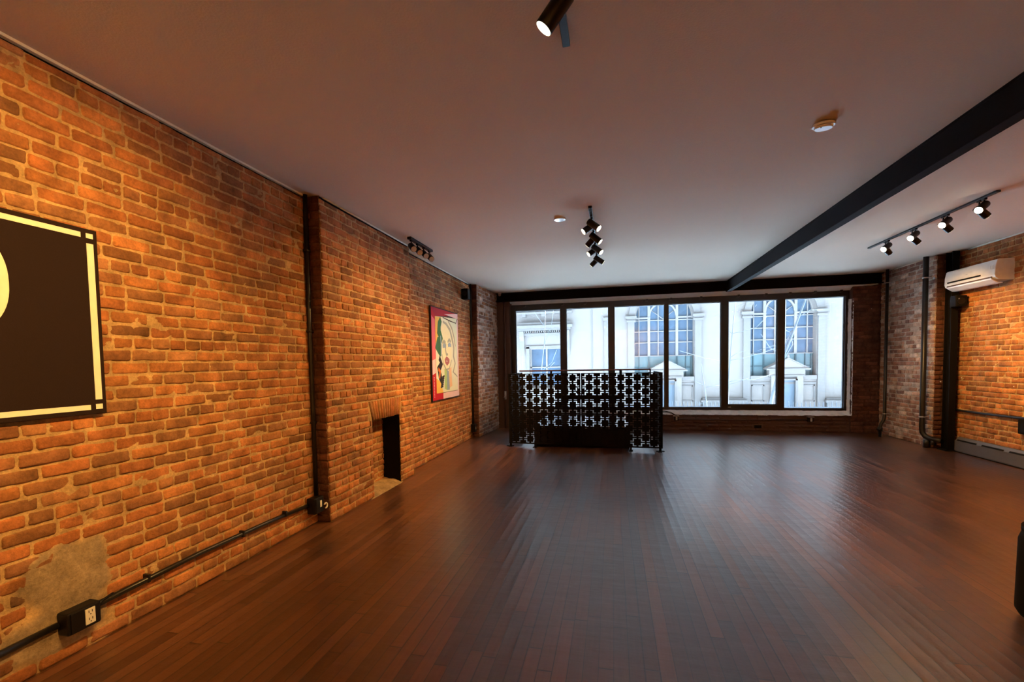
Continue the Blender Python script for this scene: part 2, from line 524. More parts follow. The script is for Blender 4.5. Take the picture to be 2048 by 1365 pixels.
    mb = MB(); mb.v = [tuple(p) for p in v]; mb.f = f; mb.mi = [0] * len(f); mb.sm = sm; mb.cols = cols
    return mb, P


def finish_bricks(mb, name, mats, parent=None, kind='structure'):
    return mb.build(name, mats, parent, kind=kind, fixn=False)


def add_solid(mb, col, boxes):
    for bx in boxes:
        n0 = len(mb.v)
        mb.box(*bx)
        mb.cols += [col] * (len(mb.v) - n0)


# ---- left wall, near section (normal +X, runs along Y)
def patch_fn(u, z):
    y = u + 0.9
    a = ((y - 1.68) / 0.19) ** 2 + ((z - 0.40) / 0.17) ** 2
    b = ((y - 1.62) / 0.22) ** 2 + ((z - 0.17) / 0.12) ** 2
    d = min(a, b) + 0.5 * noise.noise(Vector((y * 9, z * 9, 3)))
    return max(0.0, min(1.0, (1.25 - d) / 0.35))


TOPZ = 2.862
mb, _ = brick_wall('wall_left', (XA, 0.9, 0), (0, 1, 0), (1, 0, 0), 3.66 - 0.9, 0, TOPZ, seed=1, patch=patch_fn)
bw = MB()
for q in [(-3.0, -2.76, YBACK, 10.2, -0.05, H + 0.05), (-2.76, XA - 0.02, 0.9, 3.6, TOPZ, H), (-2.76, XA - 0.02, 5.55, 8.5, TOPZ, H)]: bw.box(*q)
bw.build('wall_left_core', M_BLACKM, kind='structure')
bw = MB(); bw.box(-2.76, XA, YBACK, 0.9, 0, H); bw.build('wall_left_rear', simple('rear_brick_red', (0.30, 0.12, 0.06), 0.85, var=0.3), kind='structure')
wl = finish_bricks(mb, 'wall_left', M_BRICK)
mb, _ = brick_wall('wall_left', (XA, 5.50, 0), (0, 1, 0), (1, 0, 0), 3.0, 0, TOPZ, seed=2)
finish_bricks(mb, 'wall_left', M_BRICK)

# ---- chimney breast: face, opening, sides, recess
FY0, FY1, FZ = 4.455, 5.11, 0.82
CH0, CH1 = 3.66, 5.50
arch = (FY0 - CH0 - 0.07, FY1 - CH0 + 0.05, FZ, FZ + 0.205)
mb, PF = brick_wall('wall_chimney', (XB, CH0, 0), (0, 1, 0), (1, 0, 0), CH1 - CH0, 0, TOPZ, holes=[(FY0 - CH0, FY1 - CH0, -0.01, FZ)], extra=[arch], seed=3)
# soldier course over the opening, fanned
rnd = random.Random(5)
nv_ = 13
for k in range(nv_):
    t0 = k / nv_; t1 = (k + 1) / nv_
    b0 = FY0 - CH0 + 0.005 + (FY1 - FY0 - 0.01) * t0; b1 = FY0 - CH0 + 0.005 + (FY1 - FY0 - 0.01) * t1
    a0 = arch[0] + (arch[1] - arch[0]) * t0; a1 = arch[0] + (arch[1] - arch[0]) * t1
    g = 0.005
    dzb = rnd.uniform(-.008, .006)
    c0 = tuple(x * rnd.uniform(.85, 1.15) for x in PAL[rnd.randrange(7)])
    o = len(mb.v)
    pr = 0.010 + rnd.uniform(0, .004)
    ring = [(b0 + g, FZ + dzb), (b1 - g, FZ + dzb), (a1 - g, arch[3]), (a0 + g, arch[3])]
    cx = sum(p[0] for p in ring) / 4; cz = sum(p[1] for p in ring) / 4
    inner = [(p[0] + (cx - p[0]) * .12, p[1] + (cz - p[1]) * .05) for p in ring]
    mb.v += [tuple(PF(p[0], p[1], -0.01)) for p in ring] + [tuple(PF(p[0], p[1], pr)) for p in inner]
    mb.cols += [tuple((x + y) / 2 for x, y in zip(c0, MORT))] * 4 + [c0] * 4
    for q in range(4):
        r = (q + 1) % 4
        mb.f.append((o + q, o + r, o + 4 + r, o + 4 + q)); mb.mi.append(0); mb.sm.append(True)
    mb.f.append((o + 4, o + 5, o + 6, o + 7)); mb.mi.append(0); mb.sm.append(True)
    # ragged underside
    mb.v += [tuple(PF(p[0], p[1], d)) for p, d in ((ring[0], -0.05), (ring[1], -0.05))]
    mb.cols += [c0] * 2
    mb.f.append((o, o + 8, o + 9, o + 1)); mb.mi.append(0); mb.sm.append(False)
finish_bricks(mb, 'wall_chimney', M_BRICK)
# solid body of the breast around the recess
solid = MB()
XI = XB - 0.012
solid.box(-2.76, XI, CH0 + 0.012, FY0, 0, H)
solid.box(-2.76, XI, FY1, CH1 - 0.012, 0, H)
solid.box(-2.76, XI, FY0, FY1, FZ, H)
solid.build('wall_chimney_core', M_BLACKM, kind='structure')
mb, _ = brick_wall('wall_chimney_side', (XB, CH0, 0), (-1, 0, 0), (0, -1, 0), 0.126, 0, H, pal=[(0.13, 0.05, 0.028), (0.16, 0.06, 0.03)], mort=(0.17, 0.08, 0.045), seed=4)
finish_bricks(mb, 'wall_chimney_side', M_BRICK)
mb, _ = brick_wall('wall_chimney_side', (XB, CH1, 0), (-1, 0, 0), (0, 1, 0), 0.126, 0, H, seed=6, detail=False)
finish_bricks(mb, 'wall_chimney_side', M_BRICK)
# recess back wall
mb, _ = brick_wall('wall_fireplace_back', (-2.70, FY0, 0), (0, 1, 0), (1, 0, 0), FY1 - FY0, 0, FZ + 0.05, seed=8)
finish_bricks(mb, 'wall_fireplace_back', M_BRICK)
# hearth rubble at the foot of the opening
hb = MB()
nx, ny = 10, 22
idx = {}
for i in range(nx + 1):
    for j in range(ny + 1):
        x = -2.71 + (0.26) * i / nx; y = FY0 - 0.12 + (FY1 - FY0 + 0.15) * j / ny
        if x < XB and not (FY0 < y < FY1): y = min(max(y, FY0), FY1)
        z = 0.045 * (1 - (i / nx) ** 2) + 0.03 * max(0, 1 - j / 8.0) * (1 - i / nx) + 0.010 * fbm((x, y, 0), 22)
        if i == nx: z = 0.001
        hb.v.append((x, y, max(z, 0.001))); idx[i, j] = len(hb.v) - 1
hb.cols = [(0.40, 0.27, 0.13)] * len(hb.v)
for i in range(nx):
    for j in range(ny):
        hb.f.append((idx[i, j], idx[i + 1, j], idx[i + 1, j + 1], idx[i, j + 1])); hb.mi.append(0); hb.sm.append(True)
hb.build('trim_hearth', M_BRICK, kind='structure', fixn=False)

# ---- left pier by the window
PD0 = 8.50
mb, _ = brick_wall('wall_pier_left', (-2.475, PD0, 0), (0.045, 0.99899, 0), (0.99899, -0.045, 0), YW - PD0 + 0.02, 0, H, pal=PALG + PAL[4:6], mort=MORTG, seed=11)
add_solid(mb, (0.1, 0.06, 0.04), [(-2.76, -2.487, PD0 + 0.012, YW + 0.2, 0, H)])
finish_bricks(mb, 'wall_pier_left', M_BRICKR)
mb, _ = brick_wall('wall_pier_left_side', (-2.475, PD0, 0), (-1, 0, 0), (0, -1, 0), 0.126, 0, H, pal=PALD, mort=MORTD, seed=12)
finish_bricks(mb, 'wall_pier_left_side', M_BRICK)

# ---- right wall and pier
mb, _ = brick_wall('wall_right', (XR, 6.3, 0), (0, 1, 0), (-1, 0, 0), 2.05, 0, 2.885, seed=21)
add_solid(mb, (0.25, 0.11, 0.06), [(XR + 0.015, XR + 0.3, YBACK, 10.2, -0.05, H + 0.05), (XR, XR + 0.02, YBACK, 6.3, 0, H)])
finish_bricks(mb, 'wall_right', M_BRICK)
mb, _ = brick_wall('wall_pier_right', (XP, 8.35, 0), (0, 1, 0), (-1, 0, 0), YW - 8.35, 0, H, pal=PALG, mort=MORTG, seed=22)
add_solid(mb, (0.1, 0.06, 0.04), [(XP + 0.012, XR + 0.01, 8.362, YW + 0.2, 0, H)])
finish_bricks(mb, 'wall_pier_right', M_BRICKR)
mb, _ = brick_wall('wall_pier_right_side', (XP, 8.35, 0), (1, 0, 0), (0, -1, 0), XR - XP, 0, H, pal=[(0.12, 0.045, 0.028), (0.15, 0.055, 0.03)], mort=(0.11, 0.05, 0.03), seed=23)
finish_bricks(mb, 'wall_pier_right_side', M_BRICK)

# ---- window wall
WX0, WX1, WZ0, WZ1 = -2.13, 4.24, 0.315, 2.61
YO = 10.15
wb_ = MB()
wb_.box(-2.6, WX1, YW, YO, -0.3, WZ0 - 0.004)
wb_.box(WX0, WX1 + 0.02, YW + 0.14, YO, WZ0 - 0.01, 0.386)
wb_.box(-2.6, WX0, YW, YO, WZ0 - 0.004, H)
wb_.box(WX0, WX1 + 0.001, YW + 0.02, YO, 2.70, H + 0.1)
wb_.box(WX1 + 0.012, XR, YW + 0.014, YO, -0.3, H)
wb_.build('wall_window', M_DARKW, kind='structure')
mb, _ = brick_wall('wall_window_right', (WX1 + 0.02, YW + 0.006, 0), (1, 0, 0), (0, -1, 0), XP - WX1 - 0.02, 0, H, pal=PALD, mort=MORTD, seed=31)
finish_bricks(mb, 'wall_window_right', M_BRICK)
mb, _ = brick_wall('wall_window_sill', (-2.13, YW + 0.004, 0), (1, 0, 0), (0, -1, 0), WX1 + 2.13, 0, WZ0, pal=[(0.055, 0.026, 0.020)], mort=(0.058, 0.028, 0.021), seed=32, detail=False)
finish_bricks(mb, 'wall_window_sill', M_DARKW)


def rough_plane(name, P, nu, nv, amp, m, seed=0, kind='structure'):
    b = MB()
    for i in range(nu + 1):
        for j in range(nv + 1):
            p = Vector(P(i / nu, j / nv))
            e = amp * (noise.noise(p * 9 + Vector((seed, 0, 0))) + .6 * noise.noise(p * 31))
            b.v.append(tuple(p + Vector((e * .6, e * .5, e))))
    for i in range(nu):
        for j in range(nv):
            a = i * (nv + 1) + j
            b.f.append((a, a + nv + 1, a + nv + 2, a + 1)); b.mi.append(0); b.sm.append(True)
    return b.build(name, m, kind=kind)


# rough white sill top, right reveal, painted soffit
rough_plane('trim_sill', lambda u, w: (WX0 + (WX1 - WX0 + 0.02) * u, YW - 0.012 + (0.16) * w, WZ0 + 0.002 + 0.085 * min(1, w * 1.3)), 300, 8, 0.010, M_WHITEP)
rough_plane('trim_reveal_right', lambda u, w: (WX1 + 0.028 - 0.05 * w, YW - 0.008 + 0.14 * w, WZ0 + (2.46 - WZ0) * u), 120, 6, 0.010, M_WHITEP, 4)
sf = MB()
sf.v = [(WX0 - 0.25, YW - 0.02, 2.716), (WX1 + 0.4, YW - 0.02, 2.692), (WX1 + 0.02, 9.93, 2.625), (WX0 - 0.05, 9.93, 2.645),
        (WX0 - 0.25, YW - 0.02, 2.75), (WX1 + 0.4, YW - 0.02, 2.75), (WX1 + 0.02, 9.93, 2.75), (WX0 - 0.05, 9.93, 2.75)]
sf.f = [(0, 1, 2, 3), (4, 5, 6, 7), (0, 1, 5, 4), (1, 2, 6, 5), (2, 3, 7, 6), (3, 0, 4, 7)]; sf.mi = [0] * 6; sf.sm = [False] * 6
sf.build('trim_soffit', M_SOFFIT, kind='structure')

# ---- windows: six black framed lights
opens = [(-2.035, -1.064, 0.44), (-0.948, -0.075, 0.44), (0.036, 1.022, 0.44), (1.089, 2.072, 0.445), (2.198, 3.063, 0.505), (3.187, 4.185, 0.435)]
YG = 9.975
edges = [WX0] + [(opens[i][1] + opens[i + 1][0]) / 2 for i in range(5)] + [WX1 + 0.005]
clipx = [-1.817, -1.007, -0.538, 0.681, 1.14, 1.697, 2.372, 2.853, 3.262, 3.68, 4.105]
for i, (a, b_, zb) in enumerate(opens):
    e0, e1 = edges[i], edges[i + 1]
    fr = MB()
    fr.box(e0, a, YG - 0.045, YG + 0.06, 0.385, 2.66)
    fr.box(b_, e1, YG - 0.045, YG + 0.06, 0.385, 2.66)
    fr.box(a, b_, YG - 0.045, YG + 0.06, 2.518, 2.66)
    fr.box(a, b_, YG - 0.045, YG + 0.06, 0.385, zb)
    # stepped glazing bead
    fr.box(a - 0.001, a + 0.012, YG - 0.01, YG + 0.03, zb, 2.518)
    fr.box(b_ - 0.012, b_ + 0.001, YG - 0.01, YG + 0.03, zb, 2.518)
    fr.box(a, b_, YG - 0.01, YG + 0.03, 2.508, 2.519)
    fr.box(a, b_, YG - 0.01, YG + 0.03, zb - 0.001, zb + 0.01)
    w = fr.build('window_%d' % (i + 1), M_FRAME, kind='structure')
    g = MB(); g.box(a + 0.005, b_ - 0.005, YG + 0.008, YG + 0.012, zb + 0.004, 2.514)
    g.build('glass_pane', M_GLASS, w)
    for cx in clipx:
        if e0 <= cx < e1:
            c = MB(); c.box(cx - 0.02, cx + 0.02, 9.895, 9.932, 2.60, 2.638); c.box(cx - 0.035, cx + 0.006, 9.905, 9.932, 2.59, 2.604)
            c.build('clip', M_FRAME, w)
    if i == 4:
        h = MB(); h.bbox(a + 0.0, a + 0.05, YG - 0.065, YG - 0.044, 0.45, 0.468, 0.003)
        h.build('sash_latch', M_METAL, w)
# frame verticals and a thin pipe against the left end
lp = MB()
lp.box(-2.40, -2.27, YW - 0.03, YW + 0.01, 0, 2.70)
lp.box(-2.255, -2.13, YW - 0.018, YW + 0.01, 0, 2.70)
lp.box(-2.42, -2.09, YW - 0.035, YW + 0.01, 2.62, 2.655)
lp.build('trim_window_casing', M_DARKW, kind='structure')

# ---- header beam, ceiling beam, ceiling, floor
hbm = MB()
hbm.box(-2.42, XP, 9.80, 9.86, 2.705, H + 0.002)
hbm.box(-2.42, XP, 9.74, 9.86, 2.705, 2.722)
hbm.box(-2.42, XP, 9.735, 9.86, 2.868, H + 0.002)
hbm.build('trim_header_beam', M_BEAM, kind='structure')
bm_ = MB()
bm_.box(2.118, 2.205, YBACK, 9.80, 2.690, 2.703)
bm_.box(2.128, 2.150, YBACK, 9.80, 2.70, H + 0.002)
bm_.box(2.118, 2.205, YBACK, 9.80, 2.872, H + 0.002)
bm_.build('trim_ceiling_beam', M_BEAM, kind='structure')

cl = MB(); cl.box(-3.0, XR + 0.3, YBACK - 0.2, YO, H, H + 0.25)
cl.build('ceiling', M_CEIL, kind='structure')
fl = MB(); fl.box(-3.0, XR + 0.3, YBACK - 0.2, YW + 0.01, -0.3, 0)
fl.build('floor', M_FLOOR, kind='structure')
bk = MB(); bk.box(-3.0, XR + 0.3, YBACK - 0.2, YBACK, 0, H)
bk.build('wall_back', simple('back_wall_ochre', (0.55, 0.40, 0.26), 0.8), kind='structure')

# white bead and dark gap between ceiling and brick
bd = MB()
bd.box(XA - 0.01, XA + 0.014, 0.5, 3.6, 2.874, H + 0.001)
bd.tube([(XA + 0.010, 5.62, 2.880), (XA + 0.014, 6.6, 2.879), (XA + 0.010, 8.45, 2.881)], 0.009, 6)
bd.tube([(XB + 0.012, 3.70, 2.880), (XB + 0.014, 4.5, 2.878), (XB + 0.012, 5.5, 2.880)], 0.008, 6)
bd.build('trim_ceiling_bead_left', M_CREAM, kind='structure')
bd = MB()
bd.tube([(XP - 0.014, 9.4, 2.880), (XP - 0.012, 8.9, 2.879), (XP - 0.014, 8.5, 2.880)], 0.009, 6)
bd.tube([(XR - 0.014, 8.0, 2.880), (XR - 0.012, 7.2, 2.879), (XR - 0.014, 6.3, 2.880)], 0.011, 6)
bd.build('trim_ceiling_bead_right', M_CREAM, kind='structure')

# black steel column on the right, with plate foot
cr = MB()
cr.box(4.745, 4.83, 8.10, 8.112, 0.01, H)
cr.box(4.745, 4.83, 8.228, 8.24, 0.01, H)
cr.box(4.78, 4.795, 8.11, 8.23, 0.01, H)
cr.box(4.71, 4.865, 8.07, 8.27, 0, 0.014)
cr.build('trim_steel_column', M_BLACKM, kind='structure')

# ------------------------------------------------------------------ lamps
def rotated(d):
    return Vector(d).normalized().to_track_quat('-Z', 'Y')


def spot(parent, pos, d, watts, size=70, blend=0.9, col=WARM, r=0.03):
    l = bpy.data.lights.new('lamp_light', 'SPOT')
    l.energy = watts; l.color = col; l.spot_size = math.radians(size); l.spot_blend = blend; l.shadow_soft_size = r
    o = bpy.data.objects.new('lamp_light', l); COL.objects.link(o)
    o.location = pos; o.rotation_mode = 'QUATERNION'; o.rotation_quaternion = rotated(d)
    if parent is not None:
        o.parent = parent
        o.matrix_parent_inverse = Matrix.Translation(-Vector(parent.location))
    return o


def head(parent, y, xt, zt, d, L=0.145, R=0.037, lens=M_LENS, drop=0.075, off=(0, 0, 0), watts=0, size=70):
    """one cylinder head on a short yoke; xt, y, zt the point on the track"""
    d = Vector(d).normalized()
    top = Vector((xt, y, zt))
    piv = top + Vector((0, 0, -drop)) + Vector(off)
    b0 = piv - d * L * 0.25
    b1 = piv + d * L * 0.75
    m = MB()
    m.tube([b0, b0 + d * 0.006, b1 - d * 0.004, b1], [R * .93, R, R, R * .97], 28)
    h = m.build('spotlight', M_BLACK, parent)
    k = MB()
    k.bbox(xt - 0.012, xt + 0.012, y - 0.022, y + 0.022, zt - 0.018, zt + 0.001, 0.003)
    k.tube([top + Vector((0, 0, -0.014)), piv], 0.007, 8)
    h2 = k.build('bracket', M_BLACK, parent)
    ln = MB()
    ln.tube([b1 - d * 0.001, b1 + d * 0.0015], R * 0.90, 28)
    lo = ln.build('lens', lens, h)
    lo['label'] = 'pale round lens of the spotlight' if lens is M_LENSOFF else 'glowing round lens of the spotlight'
    if watts:
        spot(h, b1 + d * 0.02, d, watts, size)
    return h


def track(parent, x, y0, y1, z=None, w=0.035, t=0.02):
    m = MB(); m.bbox(x - w / 2, x + w / 2, y0, y1, H - t, H + 0.0005, 0.003)
    m.build('track', M_BLACK, parent)


# near track, heads washing the near left wall (most of it is above the frame)
tA = thing('track_light', 'black ceiling track light at the top edge, one lit spotlight aimed left', 'track light', (-0.2, 1.2, H))
track(tA, -0.2, 0.2, 2.27)
head(tA, 1.90, -0.2, H - 0.02, (-0.68, 0.0, -0.84), L=0.15, R=0.037, off=(0.015, 0, 0.01), watts=SPOT_W * 0.35, size=80)
head(tA, 1.45, -0.2, H - 0.02, (-0.83, 0.05, -0.44), watts=SPOT_W * 2.9, size=70)
head(tA, 0.95, -0.2, H - 0.02, (-0.80, 0.30, -0.46), watts=SPOT_W * 2.6, size=70)

# middle cluster of eight heads, in pairs
tC = thing('track_light', 'black ceiling track with eight small spotlights in crossed pairs, centre of ceiling', 'track light', (-0.2, 5.6, H))
track(tC, -0.2, 4.62, 6.85)
pairs = [(4.85, 1, (0.74, -0.28, -0.66), True), (4.95, -1, (-0.80, -0.28, -0.58), True), (5.35, 1, (0.74, -0.10, -0.68), True), (5.45, -1, (-0.72, 0.32, -0.70), False),
         (5.90, 1, (0.74, -0.32, -0.66), True), (6.00, -1, (-0.80, -0.32, -0.58), True), (6.50, 1, (0.82, 0.22, -0.55), False), (6.60, -1, (-0.74, 0.30, -0.64), False)]
for y, s, d, lit in pairs:
    head(tC, y, -0.2, H - 0.02, d, L=0.14, R=0.034, drop=0.08, watts=SPOT_W * (2.6 if s < 0 else 1.6), size=74)

# short track against the left wall, lamps off
tL = thing('track_light', 'short black track with four unlit spotlights beside left brick wall', 'track light', (-2.27, 5.4, H))
track(tL, -2.285, 5.10, 5.78, w=0.05, t=0.028)
for y in (5.16, 5.34, 5.53, 5.71):
    head(tL, y, -2.285, H - 0.028, (0.55, -0.55, -0.50), L=0.12, R=0.036, lens=M_LENSOFF, drop=0.07)

# right track: four pairs of heads
tR = thing('track_light', 'long black track with glaring bulbs on the right, near air conditioner', 'track light', (3.4, 6.4, H))
track(tR, 3.41, 5.25, 7.46)
for k, y in enumerate((7.0, 6.45, 5.92, 5.42)):
    head(tR, y, 3.41, H - 0.02, (-0.72, -0.45, -0.55), L=0.13, R=0.034, lens=M_LENSH, drop=0.065, watts=SPOT_W * 0.06, size=80)
    head(tR, y + 0.06, 3.41, H - 0.02, (0.74, 0.42 if k < 1 else 0.14, -0.62), L=0.13, R=0.034, drop=0.09, watts=SPOT_W * (3.0 if k > 1 else 2.0), size=66)

# two tracks added out of view to brighten the ceiling and near walls
tB = thing('track_light', 'added unseen ceiling track brightening the near right brick wall', 'track light', (3.41, 2.4, H))
track(tB, 3.41, 2.6, 4.4)
for y in (3.4, 4.1):
    head(tB, y, 3.41, H - 0.02, (0.86, 0.12, -0.36), watts=SPOT_W * 3.2, size=100)
tD = thing('track_light', 'added unseen ceiling track behind the camera brightening the rear wall', 'track light', (1.2, -1.4, H))
track(tD, 1.2, -1.9, -0.5)
for y, dx in ((-1.7, -0.5), (-1.3, 0.5), (-0.9, -0.1)):
    head(tD, y, 1.2, H - 0.02, (dx, -0.86, -0.30), watts=SPOT_W * 6.0, size=100)

# ------------------------------------------------------------------ ceiling discs
cd = thing('ceiling_cover_plate', 'flat white round cover plate on ceiling beside the spotlight cluster', 'cover plate', (-0.52, 4.93, H))
m = MB(); m.tube([(-0.52, 4.93, H), (-0.52, 4.93, H - 0.012), (-0.52, 4.93, H - 0.018)], [0.055, 0.062, 0.058], 32)
m.build('plate', M_DWHITE, cd)
for dx in (-0.038, 0.038):
    m = MB(); m.tube([(-0.52 + dx, 4.93, H - 0.0175), (-0.52 + dx, 4.93, H - 0.020)], 0.005, 8); m.build('screw', M_METAL, cd)
sd = thing('smoke_detector', 'white round smoke detector on ceiling near the long dark beam', 'smoke detector', (1.315, 3.45, H))
m = MB(); m.tube([(1.315, 3.45, H), (1.315, 3.45, H - 0.016)], 0.062, 32); m.build('base', M_DWHITE, sd)
m = MB(); m.tube([(1.315, 3.45, H - 0.014), (1.315, 3.45, H - 0.024), (1.315, 3.45, H - 0.028), (1.315, 3.45, H - 0.030)], [0.052, 0.052, 0.050, 0.048], 32); m.build('cap', M_DWHITE, sd)
m = MB(); m.tube([(1.290, 3.42, H - 0.029), (1.290, 3.42, H - 0.0325)], 0.004, 8); m.build('indicator', M_BLACK, sd)
sc = thing('security_camera', 'small pale dome camera in the corner above the left pier', 'camera', (-2.31, 9.7, H))
m = MB(); m.tube([(-2.31, 9.68, H), (-2.31, 9.68, H - 0.02)], 0.035, 20); m.build('mount', M_DWHITE, sc)
m = MB(); m.tube([(-2.31, 9.68, H - 0.018), (-2.31, 9.67, H - 0.04), (-2.31, 9.655, H - 0.06), (-2.31, 9.65, H - 0.068)], [0.03, 0.032, 0.026, 0.010], 20); m.build('dome', simple('grey_dome', (0.30, 0.28, 0.27), 0.3), sc)

sd.rotation_euler = (math.radians(6), 0, 0)
sd.location.z = H - 0.004

# ------------------------------------------------------------------ pictures
XF = XA + 0.04
p1 = thing('framed_canvas', 'black canvas with cream border lines and cream oval, on near left wall', 'picture', (XF, 1.3, 1.18))
m = MB(); m.bbox(XA + 0.012, XF, 0.55, 1.878, 1.18, 2.112, 0.003); m.build('canvas', M_PRINTBK, p1)
m = MB()
e = XF + 0.0012
def slab(m, y0, y1, z0, z1, mi=0): m.box(XF - 0.0005, e, y0, y1, z0, z1, mi)
slab(m, 1.8255, 1.858, 1.253, 2.040); slab(m, 1.8255, 1.858, 2.066, 2.090); slab(m, 1.8255, 1.858, 1.204, 1.230)
slab(m, 0.626, 1.8015, 2.064, 2.089); slab(m, 0.626, 1.8015, 1.203, 1.228)
slab(m, 0.57, 0.602, 1.253, 2.040); slab(m, 0.57, 0.602, 2.066, 2.090); slab(m, 0.57, 0.602, 1.204, 1.230)
m.build('border_lines', M_PRINTCR, p1)
m = MB()
el = [(1.215 + 0.288 * math.copysign(abs(math.cos(t)) ** 0.85, math.cos(t)), 1.795 - 0.15 * 0 + 0.262 * math.copysign(abs(math.sin(t)) ** 0.85, math.sin(t))) for t in [2 * PI * k / 72 for k in range(72)]]
m.prism([(p[0], p[1] - 0.10 + 0.095) for p in el], 0, XF - 0.0005, e)
m.build('oval', M_PRINTCR, p1)

Y0, Y1, Z0, Z1 = 6.40, 7.62, 0.85, 2.262
p2 = thing('portrait_painting', 'colourful portrait of a woman in red and pink frame on left wall', 'picture', (XF, 7.0, Z0))
PC = {'red': (0.50, 0.008, 0.015), 'dred': (0.38, 0.01, 0.02), 'pink': (0.80, 0.62, 0.72), 'rose': (0.72, 0.16, 0.22), 'cream': (0.76, 0.84, 0.76), 'mint': (0.66, 0.80, 0.72), 'gold': (0.80, 0.55, 0.12),
      'green': (0.05, 0.17, 0.08), 'dark': (0.03, 0.025, 0.03), 'grey': (0.36, 0.42, 0.42), 'blue': (0.28, 0.42, 0.62), 'lgreen': (0.40, 0.62, 0.30), 'peach': (0.78, 0.55, 0.38), 'face': (0.80, 0.84, 0.68), 'lip': (0.42, 0.16, 0.20), 'orange': (0.72, 0.20, 0.04)}
PMN = list(PC); PM = [simple('paint_' + k, PC[k], 0.65, bump=0.1, var=0.06, spec=0.2) for k in PMN]


def uv(u, v): return (Y0 + (Y1 - Y0) * u, Z0 + (Z1 - Z0) * v)


def shape(m, pts, c, lay):
    x = XF + 0.0008 * lay
    m.prism([uv(*p) for p in pts], 0, XF - 0.001, x, PMN.index(c))


def stroke(m, pts, w, c, lay):
    L_, R_ = [], []
    for i, p in enumerate(pts):
        a = pts[max(0, i - 1)]; b = pts[min(len(pts) - 1, i + 1)]
        dx, dy = b[0] - a[0], b[1] - a[1]; l = math.hypot(dx, dy) or 1
        ww = w * (0.35 + 0.65 * math.sin(PI * (i + .5) / len(pts)))
        L_.append((p[0] - dy / l * ww, p[1] + dx / l * ww)); R_.append((p[0] + dy / l * ww, p[1] - dx / l * ww))
    for i in range(len(pts) - 1):
        shape(m, [L_[i], L_[i + 1], R_[i + 1], R_[i]], c, lay)


m = MB(); m.bbox(XA + 0.012, XF - 0.001, Y0, Y1, Z0, Z1, 0.003); m.build('frame', PM[PMN.index('dark')], p2)
m = MB()
shape(m, [(0.01, 0.01), (0.13, 0.08), (0.13, 0.90), (0.01, 0.99)], 'red', 1)
shape(m, [(0.01, 0.99), (0.13, 0.90), (0.55, 0.93), (0.90, 0.985)], 'dred', 1)
shape(m, [(0.90, 0.985), (0.99, 0.99), (0.93, 0.93), (0.45, 0.945)], 'pink', 1.5)
shape(m, [(0.99, 0.01), (0.99, 0.99), (0.94, 0.93), (0.94, 0.07)], 'pink', 1)
shape(m, [(0.01, 0.01), (0.36, 0.01), (0.36, 0.075), (0.13, 0.08)], 'red', 1)
shape(m, [(0.36, 0.01), (0.99, 0.01), (0.94, 0.075), (0.36, 0.075)], 'pink', 1)
shape(m, [(0.012, 0.28), (0.12, 0.30), (0.12, 0.45), (0.012, 0.43)], 'pink', 1.6)
shape(m, [(0.012, 0.43), (0.12, 0.45), (0.12, 0.86), (0.012, 0.90)], 'rose', 1.5)
for k in range(14): shape(m, [(0.05, 0.04 + k * 0.016), (0.07, 0.04 + k * 0.016), (0.07, 0.048 + k * 0.016), (0.05, 0.048 + k * 0.016)], 'pink', 2)
m.build('painted_border', PM, p2)
m = MB()
shape(m, [(0.13, 0.08), (0.94, 0.08), (0.94, 0.93), (0.13, 0.90)], 'cream', 2)
shape(m, [(0.13, 0.60), (0.24, 0.72), (0.34, 0.90), (0.13, 0.90)], 'gold', 3)
shape(m, [(0.13, 0.08), (0.36, 0.08), (0.28, 0.20), (0.13, 0.24)], 'gold', 3)
shape(m, [(0.62, 0.92), (0.94, 0.93), (0.94, 0.40), (0.86, 0.62), (0.74, 0.80)], 'mint', 3)
shape(m, [(0.34, 0.80), (0.48, 0.86), (0.62, 0.80), (0.72, 0.62), (0.70, 0.44), (0.58, 0.33), (0.46, 0.33), (0.34, 0.44), (0.30, 0.62)], 'face', 3.4)
stroke(m, [(0.33, 0.88), (0.27, 0.82), (0.25, 0.74), (0.31, 0.68), (0.24, 0.62), (0.18, 0.58), (0.26, 0.54), (0.31, 0.50)], 0.075, 'green', 4)
stroke(m, [(0.24, 0.46), (0.31, 0.40), (0.22, 0.34), (0.26, 0.26), (0.31, 0.20)], 0.06, 'dark', 4)
stroke(m, [(0.20, 0.34), (0.26, 0.31), (0.23, 0.24)], 0.03, 'orange', 4.5)
for k in range(6): stroke(m, [(0.27 + .012 * k, 0.14 + k * .022), (0.36 + .01 * k, 0.15 + k * .022)], 0.012, 'dark', 5)
shape(m, [(0.42, 0.34), (0.50, 0.33), (0.50, 0.10), (0.42, 0.12)], 'lgreen', 4)
shape(m, [(0.50, 0.33), (0.58, 0.31), (0.60, 0.10), (0.50, 0.10)], 'blue', 4)
shape(m, [(0.58, 0.33), (0.68, 0.36), (0.70, 0.14), (0.60, 0.12)], 'peach', 4)
stroke(m, [(0.36, 0.62), (0.42, 0.645), (0.48, 0.63)], 0.02, 'grey', 5)
stroke(m, [(0.56, 0.64), (0.62, 0.67), (0.69, 0.645)], 0.02, 'grey', 5)
stroke(m, [(0.37, 0.585), (0.43, 0.60), (0.49, 0.585)], 0.026, 'blue', 5)
stroke(m, [(0.57, 0.60), (0.63, 0.615), (0.69, 0.60)], 0.026, 'blue', 5)
stroke(m, [(0.49, 0.62), (0.47, 0.55), (0.50, 0.50), (0.56, 0.50)], 0.018, 'grey', 5)
stroke(m, [(0.44, 0.43), (0.50, 0.455), (0.55, 0.445), (0.61, 0.43)], 0.024, 'lip', 5)
stroke(m, [(0.45, 0.42), (0.52, 0.395), (0.60, 0.42)], 0.022, 'lip', 5)
